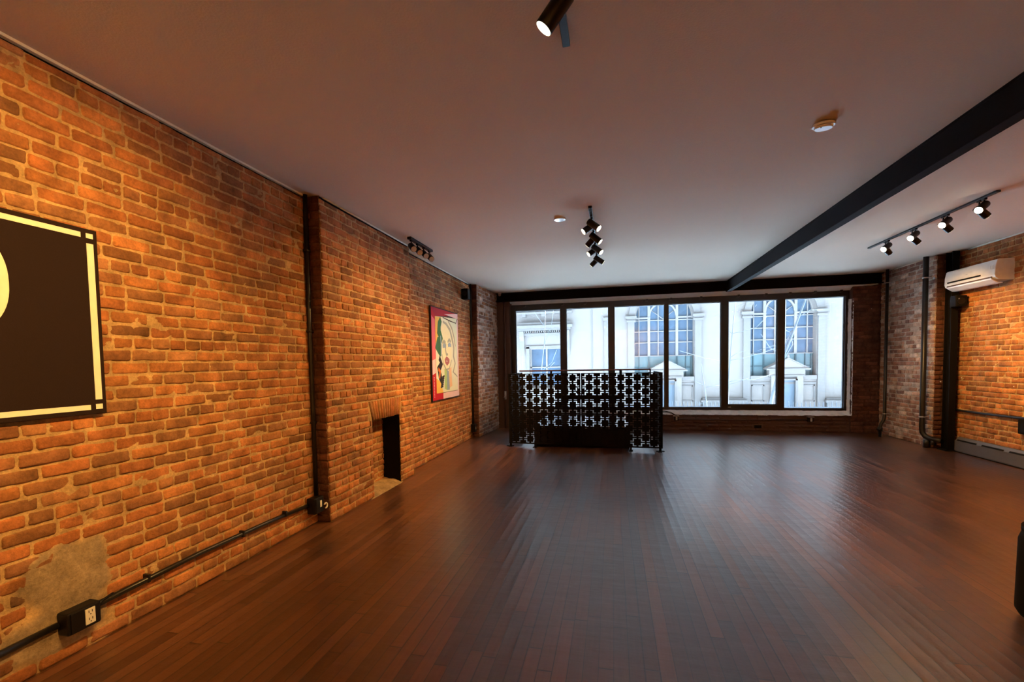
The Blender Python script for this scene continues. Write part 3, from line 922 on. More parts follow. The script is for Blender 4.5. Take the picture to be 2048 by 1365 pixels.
stroke(m, [(0.34, 0.50), (0.38, 0.40), (0.48, 0.33), (0.60, 0.34), (0.70, 0.44)], 0.010, 'grey', 5)
stroke(m, [(0.40, 0.86), (0.52, 0.84), (0.66, 0.78), (0.74, 0.68), (0.80, 0.58), (0.78, 0.48), (0.84, 0.40), (0.76, 0.30)], 0.022, 'grey', 5)
stroke(m, [(0.60, 0.88), (0.74, 0.80), (0.82, 0.70), (0.86, 0.60)], 0.014, 'grey', 5)
stroke(m, [(0.30, 0.70), (0.32, 0.60), (0.31, 0.48)], 0.018, 'blue', 5)
stroke(m, [(0.74, 0.30), (0.84, 0.27), (0.92, 0.24)], 0.008, 'grey', 5)
stroke(m, [(0.40, 0.905), (0.66, 0.885), (0.90, 0.875)], 0.006, 'dark', 5.5)
stroke(m, [(0.90, 0.865), (0.93, 0.90), (0.97, 0.93)], 0.006, 'dark', 5.5)
m.build('painting', PM, p2)

# ------------------------------------------------------------------ pipes, conduits and outlets
def outlet(loc, lab, L=0.14, hgt=0.105, dep=0.07, face=True, axis='x+', sq=0.07):
    x, y, z = loc
    t = thing('outlet_box', lab, 'outlet', loc)
    m = MB(); m.bbox(x, x + dep, y - L / 2, y + L / 2, z - hgt / 2, z + hgt / 2, 0.008); m.build('box', M_BLACK, t)
    m = MB(); m.bbox(x + dep - 0.001, x + dep + 0.007, y - L / 2 + 0.012, y + L / 2 - 0.012, z - hgt / 2 + 0.005, z + hgt / 2 - 0.005, 0.003); m.build('cover', M_BLACK, t)
    return t


ob = outlet((XA + 0.01, 1.69, 0.19), 'black outlet box with ivory double socket, below black canvas near floor', L=0.15, hgt=0.11)
m = MB(); m.bbox(XA + 0.086, XA + 0.092, 1.685, 1.730, 0.155, 0.232, 0.002)
so = m.build('socket', M_IVORY, ob); so['label'] = 'ivory double socket'
for zc in (0.175, 0.211):
    m = MB()
    for dy in (-0.009, 0.006): m.box(XA + 0.0915, XA + 0.0928, 1.7075 + dy, 1.7105 + dy, zc, zc + 0.012)
    m.tube([(XA + 0.0915, 1.7075, zc - 0.008), (XA + 0.0928, 1.7075, zc - 0.008)], 0.003, 8)
    m.build('socket_slots', M_BLACK, so)
    bpy.context.view_layer.update()
m = MB(); m.tube([(XA + 0.055, 1.755, 0.205), (XA + 0.045, 1.80, 0.222), (XA + 0.03, 1.86, 0.226)], 0.006, 8); m.build('loose_wire', M_BLACK, ob)

ob2 = outlet((XA + 0.01, 3.56, 0.185), 'black outlet box with switch and cream plug at chimney corner', L=0.13, hgt=0.14, dep=0.08)
m = MB(); m.bbox(XA + 0.094, XA + 0.102, 3.558, 3.582, 0.165, 0.225, 0.002); q = m.build('switch', M_IVORY, ob2); q['label'] = 'cream rocker switch'
m = MB()
m.tube([(XA + 0.125 + 0.0 * k, 3.60 - 0.022 * math.cos(t), 0.172 + 0.022 * math.sin(t)) for k, t in enumerate([0.5 + 4.4 * j / 12 for j in range(13)])], 0.007, 8)
q = m.build('plug_ring', M_IVORY, ob2); q['label'] = 'cream ring shaped plug'

cdt = thing('electrical_conduit', 'black conduit running low along the near left brick wall', 'conduit', (XA, 2.4, 0.22))
m = MB(); m.tube([(XA + 0.022, 0.3, 0.17), (XA + 0.022, 1.2, 0.178), (XA + 0.022, 1.61, 0.19)], 0.016, 10); m.tube([(XA + 0.03, 1.76, 0.205), (XA + 0.028, 2.4, 0.222), (XA + 0.024, 3.0, 0.214), (XA + 0.022, 3.50, 0.195)], 0.0155, 10); m.build('pipe', M_PIPE, cdt)
for y in (2.05, 2.75, 3.2):
    m = MB(); m.bbox(XA + 0.004, XA + 0.045, y - 0.008, y + 0.008, 0.196, 0.243, 0.003); m.build('clamp', M_PIPE, cdt)

vp = thing('electrical_conduit', 'black vertical conduit in the corner before the chimney breast', 'conduit', (XA, 3.62, 0.25))
m = MB(); m.tube([(XA + 0.025, 3.61, 0.25), (XA + 0.022, 3.615, 1.0), (XA + 0.020, 3.61, 1.8), (XA + 0.022, 3.615, H)], 0.019, 12); m.build('pipe', M_PIPE, vp)
for z in (0.9, 1.7, 2.4):
    m = MB(); m.bbox(XA + 0.0, XA + 0.045, 3.585, 3.638, z, z + 0.016, 0.003); m.build('clamp', M_PIPE, vp)
vp2 = thing('electrical_conduit', 'black vertical conduit in the corner before the window pier', 'conduit', (XA, 8.45, 0.25))
m = MB(); m.tube([(XA + 0.025, 8.44, 0.24), (XA + 0.022, 8.445, 1.2), (XA + 0.022, 8.44, H)], 0.021, 12); m.build('pipe', M_PIPE, vp2)
ob3 = outlet((XA + 0.01, 8.40, 0.19), 'small black switch box low in the corner beside window pier', L=0.12, hgt=0.15, dep=0.07)
m = MB(); m.bbox(XA + 0.084, XA + 0.090, 8.385, 8.41, 0.165, 0.215, 0.002); q = m.build('switch', M_IVORY, ob3)

# heating pipes on the right pier
r1 = thing('heating_pipe', 'thin black vertical pipe beside the window end of right pier', 'pipe', (4.55, 9.40, 0))
m = MB(); m.tube([(4.60, 9.44, H), (4.60, 9.44, 0.345), (4.585, 9.43, 0.29), (4.53, 9.40, 0.215), (4.515, 9.39, 0.17), (4.515, 9.39, 0)], 0.024, 12); m.build('riser', M_PIPE, r1)
m = MB(); m.tube([(4.515, 9.39, 0.10), (4.515, 9.39, 0.165)], 0.036, 12); m.tube([(4.49, 9.37, 0.135), (4.44, 9.33, 0.135)], 0.014, 8); m.build('valve', M_PIPE, r1)
for z in (0.40, 2.66):
    m = MB(); m.tube([(4.60, 9.44, z - 0.008), (4.60, 9.44, z + 0.008)], 0.029, 12); m.tube([(4.62, 9.44, z), (XP + 0.004, 9.44, z)], 0.005, 6); q = m.build('clamp', M_METAL, r1); q['label'] = 'pale metal pipe clamp'
r2 = thing('heating_pipe', 'thick black vertical pipe bending to the column on right pier', 'pipe', (4.60, 8.44, 0))
m = MB(); m.tube([(4.615, 8.45, H), (4.615, 8.45, 0.30), (4.617, 8.44, 0.22), (4.635, 8.40, 0.165), (4.665, 8.33, 0.140), (4.70, 8.26, 0.135), (4.735, 8.20, 0.13)], 0.036, 14); m.build('riser', M_PIPE, r2)
m = MB(); m.tube([(4.640, 8.38, 0.0), (4.640, 8.38, 0.12)], 0.042, 12); m.tube([(4.68, 8.30, 0.05), (4.68, 8.30, 0.13)], 0.03, 12); m.build('foot', M_PIPE, r2)
for z in (0.46, 2.575):
    m = MB(); m.tube([(4.615, 8.45, z - 0.010), (4.615, 8.45, z + 0.010)], 0.041, 14); m.tube([(4.65, 8.45, z), (XP + 0.004, 8.45, z)], 0.006, 6)
    m.bbox(XP - 0.012, XP + 0.004, 8.375, 8.42, z - 0.035, z + 0.035, 0.004); q = m.build('clamp', M_METAL, r2); q['label'] = 'pale metal pipe clamp'

rc = thing('electrical_conduit', 'black conduit running across the right brick wall above heater', 'conduit', (XR, 7.5, 0.6))
m = MB(); m.tube([(XR - 0.012, 8.22, 0.72), (XR - 0.018, 8.21, 0.62), (XR - 0.02, 8.15, 0.598), (XR - 0.02, 7.6, 0.600), (XR - 0.02, 7.0, 0.612), (XR - 0.02, 6.5, 0.62)], 0.016, 10); m.build('pipe', M_PIPE, rc)
jb = thing('junction_box', 'dark box on right wall conduit, cut off by frame edge', 'junction box', (XR, 6.93, 0.5))
m = MB(); m.bbox(XR - 0.06, XR - 0.01, 6.80, 7.02, 0.42, 0.60, 0.008); m.build('box', M_BLACKM, jb)
m = MB(); m.bbox(XR - 0.066, XR - 0.058, 6.82, 7.0, 0.44, 0.58, 0.003); m.build('cover', M_BLACKM, jb)

# wall speakers
s1 = thing('wall_speaker', 'small black box speaker high on the left wall beside window pier', 'speaker', (XA, 8.0, 2.6))
m = MB(); m.bbox(XA + 0.03, XA + 0.15, 7.86, 8.02, 2.535, 2.72, 0.012); m.build('cabinet', M_BLACKM, s1)
m = MB(); m.tube([(XA + 0.0, 7.95, 2.63), (XA + 0.04, 7.95, 2.63)], 0.015, 8); m.build('mounting_arm', M_BLACKM, s1)
s1b = MB(); s1b.tube([(XA + 0.09, 7.862, 2.635), (XA + 0.09, 7.855, 2.635)], 0.045, 20); s1b.build('cone', M_BLACK, s1)
s2 = thing('wall_speaker', 'small black box speaker below the air conditioner on right column', 'speaker', (4.8, 8.05, 2.15))
m = MB(); m.bbox(4.71, 4.845, 7.95, 8.08, 2.085, 2.24, 0.012); m.build('cabinet', M_BLACKM, s2)
m = MB(); m.tube([(4.775, 7.952, 2.16), (4.775, 7.945, 2.16)], 0.045, 20); m.build('cone', M_BLACK, s2)
m = MB(); m.bbox(4.735, 4.75, 7.940, 7.951, 2.185, 2.20, 0.003); m.build('badge', M_METAL, s2)

# ------------------------------------------------------------------ air conditioner
ac = thing('air_conditioner', 'white wall mounted split air conditioner high on right brick wall', 'air conditioner', (XR, 7.69, 2.3))
prof = [(XR, 2.600), (4.720, 2.600), (4.700, 2.588), (4.682, 2.50), (4.680, 2.405), (4.690, 2.372), (4.728, 2.345), (XR, 2.330)]
def ac_prism(m, prof, y0, y1): m.prism(prof, 1, y0, y1)
m = MB(); ac_prism(m, prof, 7.225, 8.15); b = m.build('body', M_WHITE, ac)
bv = b.modifiers.new('bevel', 'BEVEL'); bv.width = 0.006; bv.segments = 2
m = MB(); m.box(4.6745, 4.69, 7.46, 8.08, 2.420, 2.440); q = m.build('air_slot', M_BLACKM, ac); q['label'] = 'black slot across the front'
m = MB(); m.box(4.676, 4.70, 7.28, 8.09, 2.370, 2.386); q = m.build('outlet_gap', simple('ac_dark_gap', (0.10, 0.06, 0.045), 0.6), ac); q['label'] = 'dark air outlet gap'
m = MB(); m.prism([(4.674, 2.367), (4.680, 2.350), (4.745, 2.306), (4.80, 2.302), (4.80, 2.310), (4.748, 2.316), (4.69, 2.362)], 1, 7.28, 8.09); m.build('louver', M_WHITE, ac)
for yy in (7.262, 7.300):
    m = MB(); m.bbox(4.6795, 4.684, yy, yy + 0.025, 2.48, 2.525, 0.001); m.build('indicator_label', simple('bright_label', (0.9, 0.9, 0.86), 0.3, bump=0), ac)
m = MB(); m.bbox(4.6795, 4.683, 7.70, 7.73, 2.485, 2.493, 0.001); m.build('badge', M_METAL, ac)

# ------------------------------------------------------------------ baseboard heater
bh = thing('baseboard_heater', 'dark grey metal baseboard heater along foot of right wall', 'heater', (XR, 7.2, 0))
m = MB(); m.prism([(XR - 0.005, 0.015), (XR - 0.075, 0.015), (XR - 0.080, 0.03), (XR - 0.078, 0.165), (XR - 0.035, 0.215), (XR - 0.005, 0.218)], 1, 6.2, 8.06)
m.build('body', M_GREYH, bh)
for y0 in (6.3, 6.75, 7.20, 7.66):
    m = MB(); m.prism([(XR - 0.0775, 0.168), (XR - 0.0635, 0.184), (XR - 0.066, 0.187), (XR - 0.081, 0.170)], 1, y0, y0 + 0.36); q = m.build('air_slot', M_BLACKM, bh)
m = MB(); m.box(XR - 0.07, XR - 0.01, 6.2, 8.06, 0, 0.016); m.build('plinth', M_BLACKM, bh)

# ------------------------------------------------------------------ window wall services
def wall_outlet(x, z, lab):
    t = thing('outlet_box', lab, 'outlet', (x, YW, z))
    m = MB(); m.bbox(x - 0.045, x + 0.045, YW - 0.06, YW - 0.004, z - 0.045, z + 0.045, 0.006); m.build('box', M_BLACK, t)
    m = MB(); m.bbox(x - 0.01, x + 0.022, YW - 0.064, YW - 0.059, z - 0.035, z + 0.03, 0.002); q = m.build('socket', simple('grey_socket', (0.45, 0.43, 0.40), 0.4), t); q['label'] = 'pale grey socket'
    m = MB(); m.box(x - 0.055, x + 0.055, YW - 0.066, YW - 0.004, z + 0.044, z + 0.052); m.build('lid', M_METAL, t)
wall_outlet(1.22, 0.245, 'black outlet box under the sill, just right of the patterned screen')
wall_outlet(3.585, 0.245, 'black outlet box under the sill, near the right end of windows')
wc = thing('electrical_conduit', 'thin grey conduit joining two outlet boxes beneath window sill', 'conduit', (2.4, YW, 0.24))
m = MB(); m.tube([(1.27, YW - 0.025, 0.235), (1.5, YW - 0.025, 0.228), (2.4, YW - 0.025, 0.222), (3.54, YW - 0.025, 0.238)], 0.010, 8); m.build('pipe', simple('grey_conduit', (0.12, 0.09, 0.08), 0.4, 0.5), wc)
vt = thing('wall_vent', 'small brown vent opening low in the wall below the windows', 'vent', (2.70, YW, 0.1))
m = MB(); m.box(2.61, 2.79, YW - 0.02, YW - 0.004, 0.125, 0.145); m.box(2.61, 2.635, YW - 0.02, YW - 0.004, 0.07, 0.125); m.box(2.765, 2.79, YW - 0.02, YW - 0.004, 0.07, 0.125); m.build('frame', simple('brown_vent', (0.10, 0.055, 0.04), 0.6), vt)
m = MB(); m.box(2.635, 2.765, YW - 0.012, YW - 0.004, 0.065, 0.125); m.build('grille', M_BLACKM, vt)
cbm = MB()
cbm.tube([(0.75, 9.80, 0.352), (0.92, 9.82, 0.372), (1.05, 9.80, 0.366), (1.15, 9.795, 0.336), (1.21, 9.785, 0.300)], 0.006, 8)
cbm.tube([(0.75, 9.83, 0.362), (0.98, 9.84, 0.385), (1.12, 9.81, 0.366), (1.19, 9.79, 0.32), (1.225, 9.785, 0.300)], 0.006, 8)
cc = cbm.build('power_cable', M_BLACK); tag(cc, 'black cables lying on white sill at left outlet box', 'cable')
lpipe = thing('corner_pipe', 'thin brown pipe standing beside left end of the windows', 'pipe', (-2.23, 9.77, 0))
m = MB(); m.tube([(-2.245, 9.775, 0.0), (-2.245, 9.775, 1.05), (-2.235, 9.77, 1.13), (-2.23, 9.77, 2.70)], 0.018, 10); m.build('riser', simple('brown_pipe', (0.10, 0.05, 0.04), 0.35), lpipe)
m = MB(); m.tube([(-2.245, 9.775, 0.62), (-2.245, 9.775, 0.80)], 0.024, 10); m.tube([(-2.25, 9.76, 0.70), (-2.27, 9.74, 0.66)], 0.008, 8); q = m.build('coupling', M_METAL, lpipe)

# ------------------------------------------------------------------ patterned metal screens
def panel_mesh(cols, rows, hx, hy, t=0.006):
    bx = [0, .13, .43, .57, .87, 1.0]; by = [0, .14, .30, .70, .86, 1.0]
    xs, ys = [], []
    for i in range(cols): xs += [(i + b) * hx for b in bx[:-1]]
    for j in range(rows): ys += [(j + b) * hy for b in by[:-1]]
    xs.append(cols * hx); ys.append(rows * hy)

    def solid(x, y):
        i = math.floor(x / hx); j = math.floor(y / hy)
        u = x / hx - i; w = y / hy - j
        if (i + j) % 2 == 0: u = 1 - u      # the + sites sit where i+j is odd
        S1 = .13 < u < .57 and .14 < w < .30
        S2 = .43 < u < .57 and .14 < w < .86
        S3 = .43 < u < .87 and .70 < w < .86
        return not (S1 or S2 or S3)
    bm = bmesh.new(); vd = {}

    def V(i, j):
        if (i, j) not in vd: vd[i, j] = bm.verts.new((xs[i], 0, ys[j]))
        return vd[i, j]
    for i in range(len(xs) - 1):
        for j in range(len(ys) - 1):
            if solid((xs[i] + xs[i + 1]) / 2, (ys[j] + ys[j + 1]) / 2):
                bm.faces.new((V(i, j), V(i + 1, j), V(i + 1, j + 1), V(i, j + 1)))
    r = bmesh.ops.extrude_face_region(bm, geom=bm.faces[:])
    for e_ in r['geom']:
        if isinstance(e_, bmesh.types.BMVert): e_.co.y += t
    bmesh.ops.recalc_face_normals(bm, faces=bm.faces[:])
    me = bpy.data.meshes.new('lattice'); bm.to_mesh(me); bm.free()
    me.materials.append(M_BLACKM)
    return me


HX, HY = 0.1185, 0.0719
ROWS = 16
me_front = panel_mesh(10, ROWS, HX, HY)
me_side = panel_mesh(9, ROWS, HX, HY)
ZB = 0.065


def screen(lab, p0, p1, me, n, feet=(0.0, 1.0)):
    p0 = Vector((p0[0], p0[1], 0)); p1 = Vector((p1[0], p1[1], 0))
    d = (p1 - p0); ang = math.atan2(d.y, d.x); Ln = d.length
    t = thing('decorative_screen', lab, 'screen', p0, 'lattice metal screens around the platform')
    t.rotation_euler = (0, 0, ang)
    la = bpy.data.objects.new('lattice', me); COL.objects.link(la); la.parent = t
    la.location = (0, 0, ZB); la.scale = (Ln / (n * HX), 1, 1)
    f = MB()
    f.box(-0.004, 0.006, -0.006, 0.012, ZB - 0.01, ZB + ROWS * HY + 0.004)
    f.box(Ln - 0.006, Ln + 0.004, -0.006, 0.012, ZB - 0.01, ZB + ROWS * HY + 0.004)
    f.box(0, Ln, -0.006, 0.012, ZB + ROWS * HY - 0.003, ZB + ROWS * HY + 0.004)
    f.box(0, Ln, -0.006, 0.012, ZB - 0.012, ZB + 0.006)
    o = f.build('frame', M_BLACKM); o.parent = t
    for s in feet:
        x = s * Ln
        g = MB(); g.box(x - 0.014, x + 0.014, -0.006, 0.014, 0.0, ZB); g.box(x - 0.03, x + 0.03, -0.05, 0.07, 0.0, 0.008)
        o = g.build('foot', M_BLACKM); o.parent = t
    return t


FL = (-1.695, 7.63); FM = (-0.498, 7.545); FR = (0.733, 7.455)
dv = Vector((FM[0] - FL[0], FM[1] - FL[1])).normalized()
FM0 = (FM[0] - dv.x * 0.010, FM[1] - dv.y * 0.010); FM1 = (FM[0] + dv.x * 0.010, FM[1] + dv.y * 0.010)
screen('black lattice screen panel at front left of the low platform', FL, FM0, me_front, 10, (0.02, 0.37))
screen('black lattice screen panel at front right of the low platform', FM1, FR, me_front, 10, (0.62, 0.97))
screen('black lattice side screen on left, seen through the front screen', (-1.68, 7.66), (-1.66, 8.66), me_side, 9)
screen('black lattice side screen on right, seen through the front screen', (0.715, 7.49), (0.70, 8.50), me_side, 9)

hr = thing('handrail', 'reddish wooden handrail on thin black posts behind lattice screens', 'handrail', (-0.5, 8.15, 0))
m = MB(); m.bbox(-1.60, 0.615, 8.08, 8.13, 1.243, 1.268, 0.008); m.build('top_rail', M_RAIL, hr)
for x, w in ((-1.04, .016), (0.13, .022), (0.605, .010)):
    m = MB(); m.box(x - w, x + w, 8.095, 8.115, 0.35 if x < 0.2 else 0.0, 1.246); m.build('post', M_BLACKM, hr)
m = MB(); m.box(-0.86, 0.13, 8.09, 8.12, 0.755, 0.83); m.build('lower_rail', M_BLACKM, hr)
for a, b in (((-0.86, 1.22), (-0.55, 0.80)), ((-0.36, 0.98), (-0.60, 0.80)), ((-0.60, 0.96), (-0.45, 0.80))):
    m = MB(); m.tube([(a[0], 8.10, a[1]), (b[0], 8.10, b[1])], 0.008, 8); m.build('brace', M_BLACKM, hr)

M_PLAT = simple('glossy_dark_platform_lacquer', (0.02, 0.017, 0.017), 0.09, bump=0.02, scale=6, spec=1.0)
M_PLAT.node_tree.nodes['Principled BSDF'].inputs['IOR'].default_value = 2.2
pl = thing('low_platform', 'low glossy black platform between the lattice screens and windows', 'platform', (-0.5, 8.7, 0))
m = MB(); m.bbox(-1.285, 0.265, 7.68, 9.74, 0.31, 0.35, 0.006); m.build('top', M_PLAT, pl)
m = MB(); m.box(-1.275, 0.255, 7.69, 9.73, 0.0, 0.312); m.build('base', M_BLACKM, pl)

# black rounded case at the right edge of the frame
bc = thing('black_case', 'black upright rounded case on floor, cut off by right edge', 'case', (2.3, 2.9, 0))
m = MB()
m.tube([(2.255, 2.93, 0.0), (2.255, 2.93, 0.02), (2.255, 2.93, 0.05), (2.25, 2.93, 0.42), (2.25, 2.93, 0.47)], [0.14, 0.175, 0.19, 0.18, 0.165], 28)
m.build('body', M_BLACKM, bc)
m = MB(); m.tube([(2.25, 2.93, 0.468), (2.25, 2.93, 0.495)], 0.17, 28); m.build('lid', M_BLACKM, bc)

# ------------------------------------------------------------------ outside: street, stone buildings, trees, fence
M_STONE = simple('pale_limestone', (0.225, 0.195, 0.175), 0.85, var=0.08, scale=2.5, bump=0.2)
M_STONE2 = simple('pale_limestone_dressed', (0.18, 0.162, 0.15), 0.85, var=0.08, scale=4, bump=0.2)
M_BGLASS = simple('blue_church_glass', (0.065, 0.10, 0.145), 0.25, var=0.35, scale=3, bump=0.0)
M_TGLASS = simple('pale_teal_glass', (0.125, 0.20, 0.215), 0.35, var=0.15, scale=3, bump=0.0)
M_MUNT = simple('white_muntin_paint', (0.24, 0.215, 0.195), 0.6)
M_DMUNT = simple('dark_teal_muntin_paint', (0.05, 0.09, 0.10), 0.6)
M_IRON = simple('weathered_iron', (0.08, 0.09, 0.11), 0.6)
M_BARK = simple('pale_grey_bark', (0.11, 0.12, 0.135), 0.8)
M_STREET = simple('pale_street_paving', (0.60, 0.61, 0.62), 0.9)
ZG = -1.6
g = MB(); g.box(-40, 50, YO + 0.1, 60, ZG - 0.3, ZG); g.build('street_ground', M_STREET, kind='structure')
g = MB(); g.box(-12, 14, YO + 0.0, YO + 0.08, ZG - 0.2, -0.02)
g.build('wall_outside_base', M_DARKW, kind='structure')

YF = 24.0


def F(y):  # depth offset helper: outward is -Y
    return YF - y


ch = thing('church_building', 'pale stone church with tall arched windows across the street', 'building', (5, YF, ZG))


def arch_pts(cx, r, zs, n=20, a0=0, a1=PI): return [(cx + r * math.cos(a0 + (a1 - a0) * k / n), zs + r * math.sin(a0 + (a1 - a0) * k / n)) for k in range(n + 1)]


def ring_prism(m, outer, inner, y0, y1):
    """arch band between two equal-length point rows, extruded in Y"""
    n = len(outer)
    for k in range(n - 1):
        m.prism([outer[k], outer[k + 1], inner[k + 1], inner[k]], 1, y0, y1)


WINS = [2.43, 7.625]
WR = 1.37; ZS = 3.45; ZSILL = 0.60
ZT = 9.0
wall = MB()
XL, XRR = 0.0, 22.0
xs = [XL]
for c in WINS: xs += [c - WR, c + WR]
xs += [12.82 - WR, 12.82 + WR, XRR]
for a, b in zip(xs[::2], xs[1::2]): wall.box(a, b, YF, YF + 0.8, ZG, ZT)
for c in WINS + [12.82]:
    wall.box(c - WR, c + WR, YF, YF + 0.8, ZG, ZSILL)
    top = arch_pts(c, WR, ZS)
    for p, q in zip(top, top[1:]): wall.prism([p, q, (q[0], ZT), (p[0], ZT)], 1, YF, YF + 0.8)
wall.build('wall', M_STONE, ch)
for c in WINS + [12.82]:
    # glass
    gl = MB(); pts = [(c - WR, 1.02)] + [(c + WR, 1.02)] + arch_pts(c, WR, ZS, 24)
    gl.prism(pts, 1, YF + 0.45, YF + 0.5); wo_ = gl.build('arched_window', M_BGLASS, ch)
    tg = MB(); tg.box(c - WR, c + WR, YF + 0.42, YF + 0.5, ZSILL, 1.62); tg.build('lower_glazing', M_TGLASS, ch)
    mu = MB()
    for dx, w in ((-1.14, .022), (-0.67, .06), (-0.23, .022), (0.21, .022), (0.64, .06), (1.12, .022)):
        h = math.sqrt(max(0, WR * WR - dx * dx))
        mu.box(c + dx - w, c + dx + w, YF + 0.36, YF + 0.44, 1.60, ZS + h)
    for z in (1.62, 2.28, 2.83, 3.38): mu.box(c - WR, c + WR, YF + 0.37, YF + 0.44, z - 0.022, z + 0.022)
    mu.box(c - WR, c - 0.60, YF + 0.34, YF + 0.44, 3.46, 3.54); mu.box(c + 0.60, c + WR, YF + 0.34, YF + 0.44, 3.46, 3.54)
    ring_prism(mu, arch_pts(c, WR + .01, ZS), arch_pts(c, WR - .07, ZS), YF + 0.33, YF + 0.45)
    ring_prism(mu, arch_pts(c - 0.02, 0.66, ZS + .15), arch_pts(c - 0.02, 0.58, ZS + .15), YF + 0.35, YF + 0.44)
    for s in (-1, 1): mu.tube([(c, YF + 0.40, ZS - .02), (c + s * 0.55, YF + 0.40, ZS + 0.42)], 0.02, 6)
    mm = mu.build('window_bars', M_MUNT, ch)
    dm = MB()
    for dx, w in ((-1.14, .02), (-0.69, .03), (0.66, .03), (1.05, .02), (1.30, .04)): dm.box(c + dx - w, c + dx + w, YF + 0.35, YF + 0.41, ZSILL, 1.60)
    dm.box(c - WR, c + WR, YF + 0.36, YF + 0.41, 1.02, 1.06)
    dm.build('lower_bars', M_DMUNT, ch)
    # surround: archivolt, jamb pilasters with capitals, sill, panels
    ar = MB(); ring_prism(ar, arch_pts(c, WR + 0.30, ZS), arch_pts(c, WR, ZS), YF - 0.10, YF + 0.02); ar.build('archivolt', M_STONE2, ch)
    for s in (-1, 1):
        x = c + s * (WR + 0.17)
        pi_ = MB(); pi_.box(x - 0.15, x + 0.15, YF - 0.12, YF + 0.01, ZG, 3.28)
        pi_.box(x - 0.22, x + 0.22, YF - 0.20, YF + 0.01, 3.28, 3.38); pi_.box(x - 0.26, x + 0.26, YF - 0.24, YF + 0.01, 3.46, 3.58); pi_.box(x - 0.19, x + 0.19, YF - 0.16, YF + 0.01, 3.38, 3.46)
        pi_.build('pilaster', M_STONE2, ch)
    sl = MB(); sl.box(c - WR, c + WR, YF - 0.10, YF + 0.3, 0.42, 0.60); sl.box(c - WR, c + WR, YF - 0.04, YF + 0.02, 0.20, 0.30)
    for s in (-1, 1):
        x = c + s * 1.04
        for (a, b, z0, z1) in ((x - .27, x + .27, .12, .17), (x - .27, x + .27, -.60, -.55), (x - .27, x - .22, -.60, .17), (x + .22, x + .27, -.60, .17)): sl.box(a, b, YF - 0.04, YF + 0.02, z0, z1)
    sl.build('sill_panels', M_STONE2, ch)
    # pedimented door
    px = c + 0.13
    pd = MB()
    pd.prism([(px - .86, .88), (px + .86, .88), (px + .86, .96), (px, 1.42), (px - .86, .96)], 1, YF - 0.30, YF + 0.3)
    pd.box(px - .74, px + .74, YF - 0.18, YF + 0.25, .55, .88)
    pd.box(px - .66, px - .40, YF - 0.20, YF + 0.2, ZG, .60); pd.box(px + .40, px + .66, YF - 0.20, YF + 0.2, ZG, .60)
    pd.build('door_surround', M_STONE, ch)
    tr = MB()
    tr.prism([(px - .78, .99), (px - .70, .99), (px, 1.36), (px, 1.42)], 1, YF - 0.36, YF - 0.29); tr.prism([(px + .78, .99), (px + .70, .99), (px, 1.36), (px, 1.42)], 1, YF - 0.36, YF - 0.29)
    tr.box(px - .90, px + .90, YF - 0.38, YF - 0.28, .86, .93); tr.box(px - .70, px + .70, YF - 0.24, YF - 0.17, .56, .62)
    tr.box(px - .42, px - .34, YF - 0.22, YF - 0.14, ZG, .45); tr.box(px + .34, px + .42, YF - 0.22, YF - 0.14, ZG, .45); tr.box(px - .42, px + .42, YF - 0.22, YF - 0.14, .38, .45)
    tr.tube([(px, YF - .3, 1.40), (px, YF - .3, 1.58)], .05, 8)
    tr.build('pediment_moulding', M_STONE2, ch)
    dr = MB(); dr.box(px - .36, px + .36, YF - 0.03, YF + 0.05, ZG, .40); dr.build('door', simple('pale_blue_door', (0.12, 0.16, 0.20), 0.5), ch)
bs = MB()
for a, b in ((4.15, 6.0), (9.35, 11.2)):
    bs.box(a, b, YF - 0.30, YF + 0.01, ZG, -0.62); bs.box(a - .08, b + .08, YF - 0.38, YF + 0.01, -0.62, -0.52); bs.box(a, b, YF - .2, YF + .01, -0.52, -0.44)
bs.build('plinth', M_STONE2, ch)
cn = MB(); cn.box(-0.1, 22, YF - 0.8, YF + 0.8, ZT, ZT + 0.6); cn.build('cornice', M_STONE2, ch)

tw = thing('stone_townhouse', 'pale stone townhouse with bracketed window hood beyond leftmost window', 'building', (-4, YF, ZG))
w2 = MB()
w2.box(-16, -4.15, YF - 0.2, YF + 0.8, ZG, 8.6); w2.box(-2.45, -0.05, YF - 0.2, YF + 0.8, ZG, 8.6); w2.box(-4.15, -2.45, YF - 0.2, YF + 0.8, ZG, 0.2); w2.box(-4.15, -2.45, YF - 0.2, YF + 0.8, 2.08, 8.6)
w2.build('wall', M_STONE, tw)
w2 = MB(); w2.box(-4.15, -2.45, YF + 0.1, YF + 0.2, 0.2, 2.08); w2.build('window_glass', M_BGLASS, tw)
w2 = MB(); w2.box(-3.34, -3.26, YF + 0.02, YF + 0.1, 0.2, 2.08); w2.box(-4.15, -2.45, YF + 0.02, YF + 0.1, 1.12, 1.18)
w2.box(-4.15, -4.08, YF + 0.02, YF + 0.1, 0.2, 2.08); w2.box(-2.52, -2.45, YF + 0.02, YF + 0.1, 0.2, 2.08); w2.build('window_bars', M_MUNT, tw)
w2 = MB(); w2.box(-4.32, -4.15, YF - 0.28, YF - 0.19, 0, 2.2); w2.box(-2.45, -2.28, YF - 0.28, YF - 0.19, 0, 2.2); w2.box(-4.32, -2.28, YF - 0.28, YF - 0.19, 2.12, 2.25)
w2.box(-4.80, -1.92, YF - 0.62, YF - 0.19, 3.14, 3.28); w2.box(-4.70, -2.02, YF - 0.50, YF - 0.19, 3.02, 3.14); w2.box(-4.60, -2.12, YF - 0.36, YF - 0.19, 2.76, 2.90)
w2.prism([(-4.80, 3.28), (-1.92, 3.28), (-2.1, 3.42), (-4.62, 3.42)], 1, YF - 0.5, YF - 0.19)
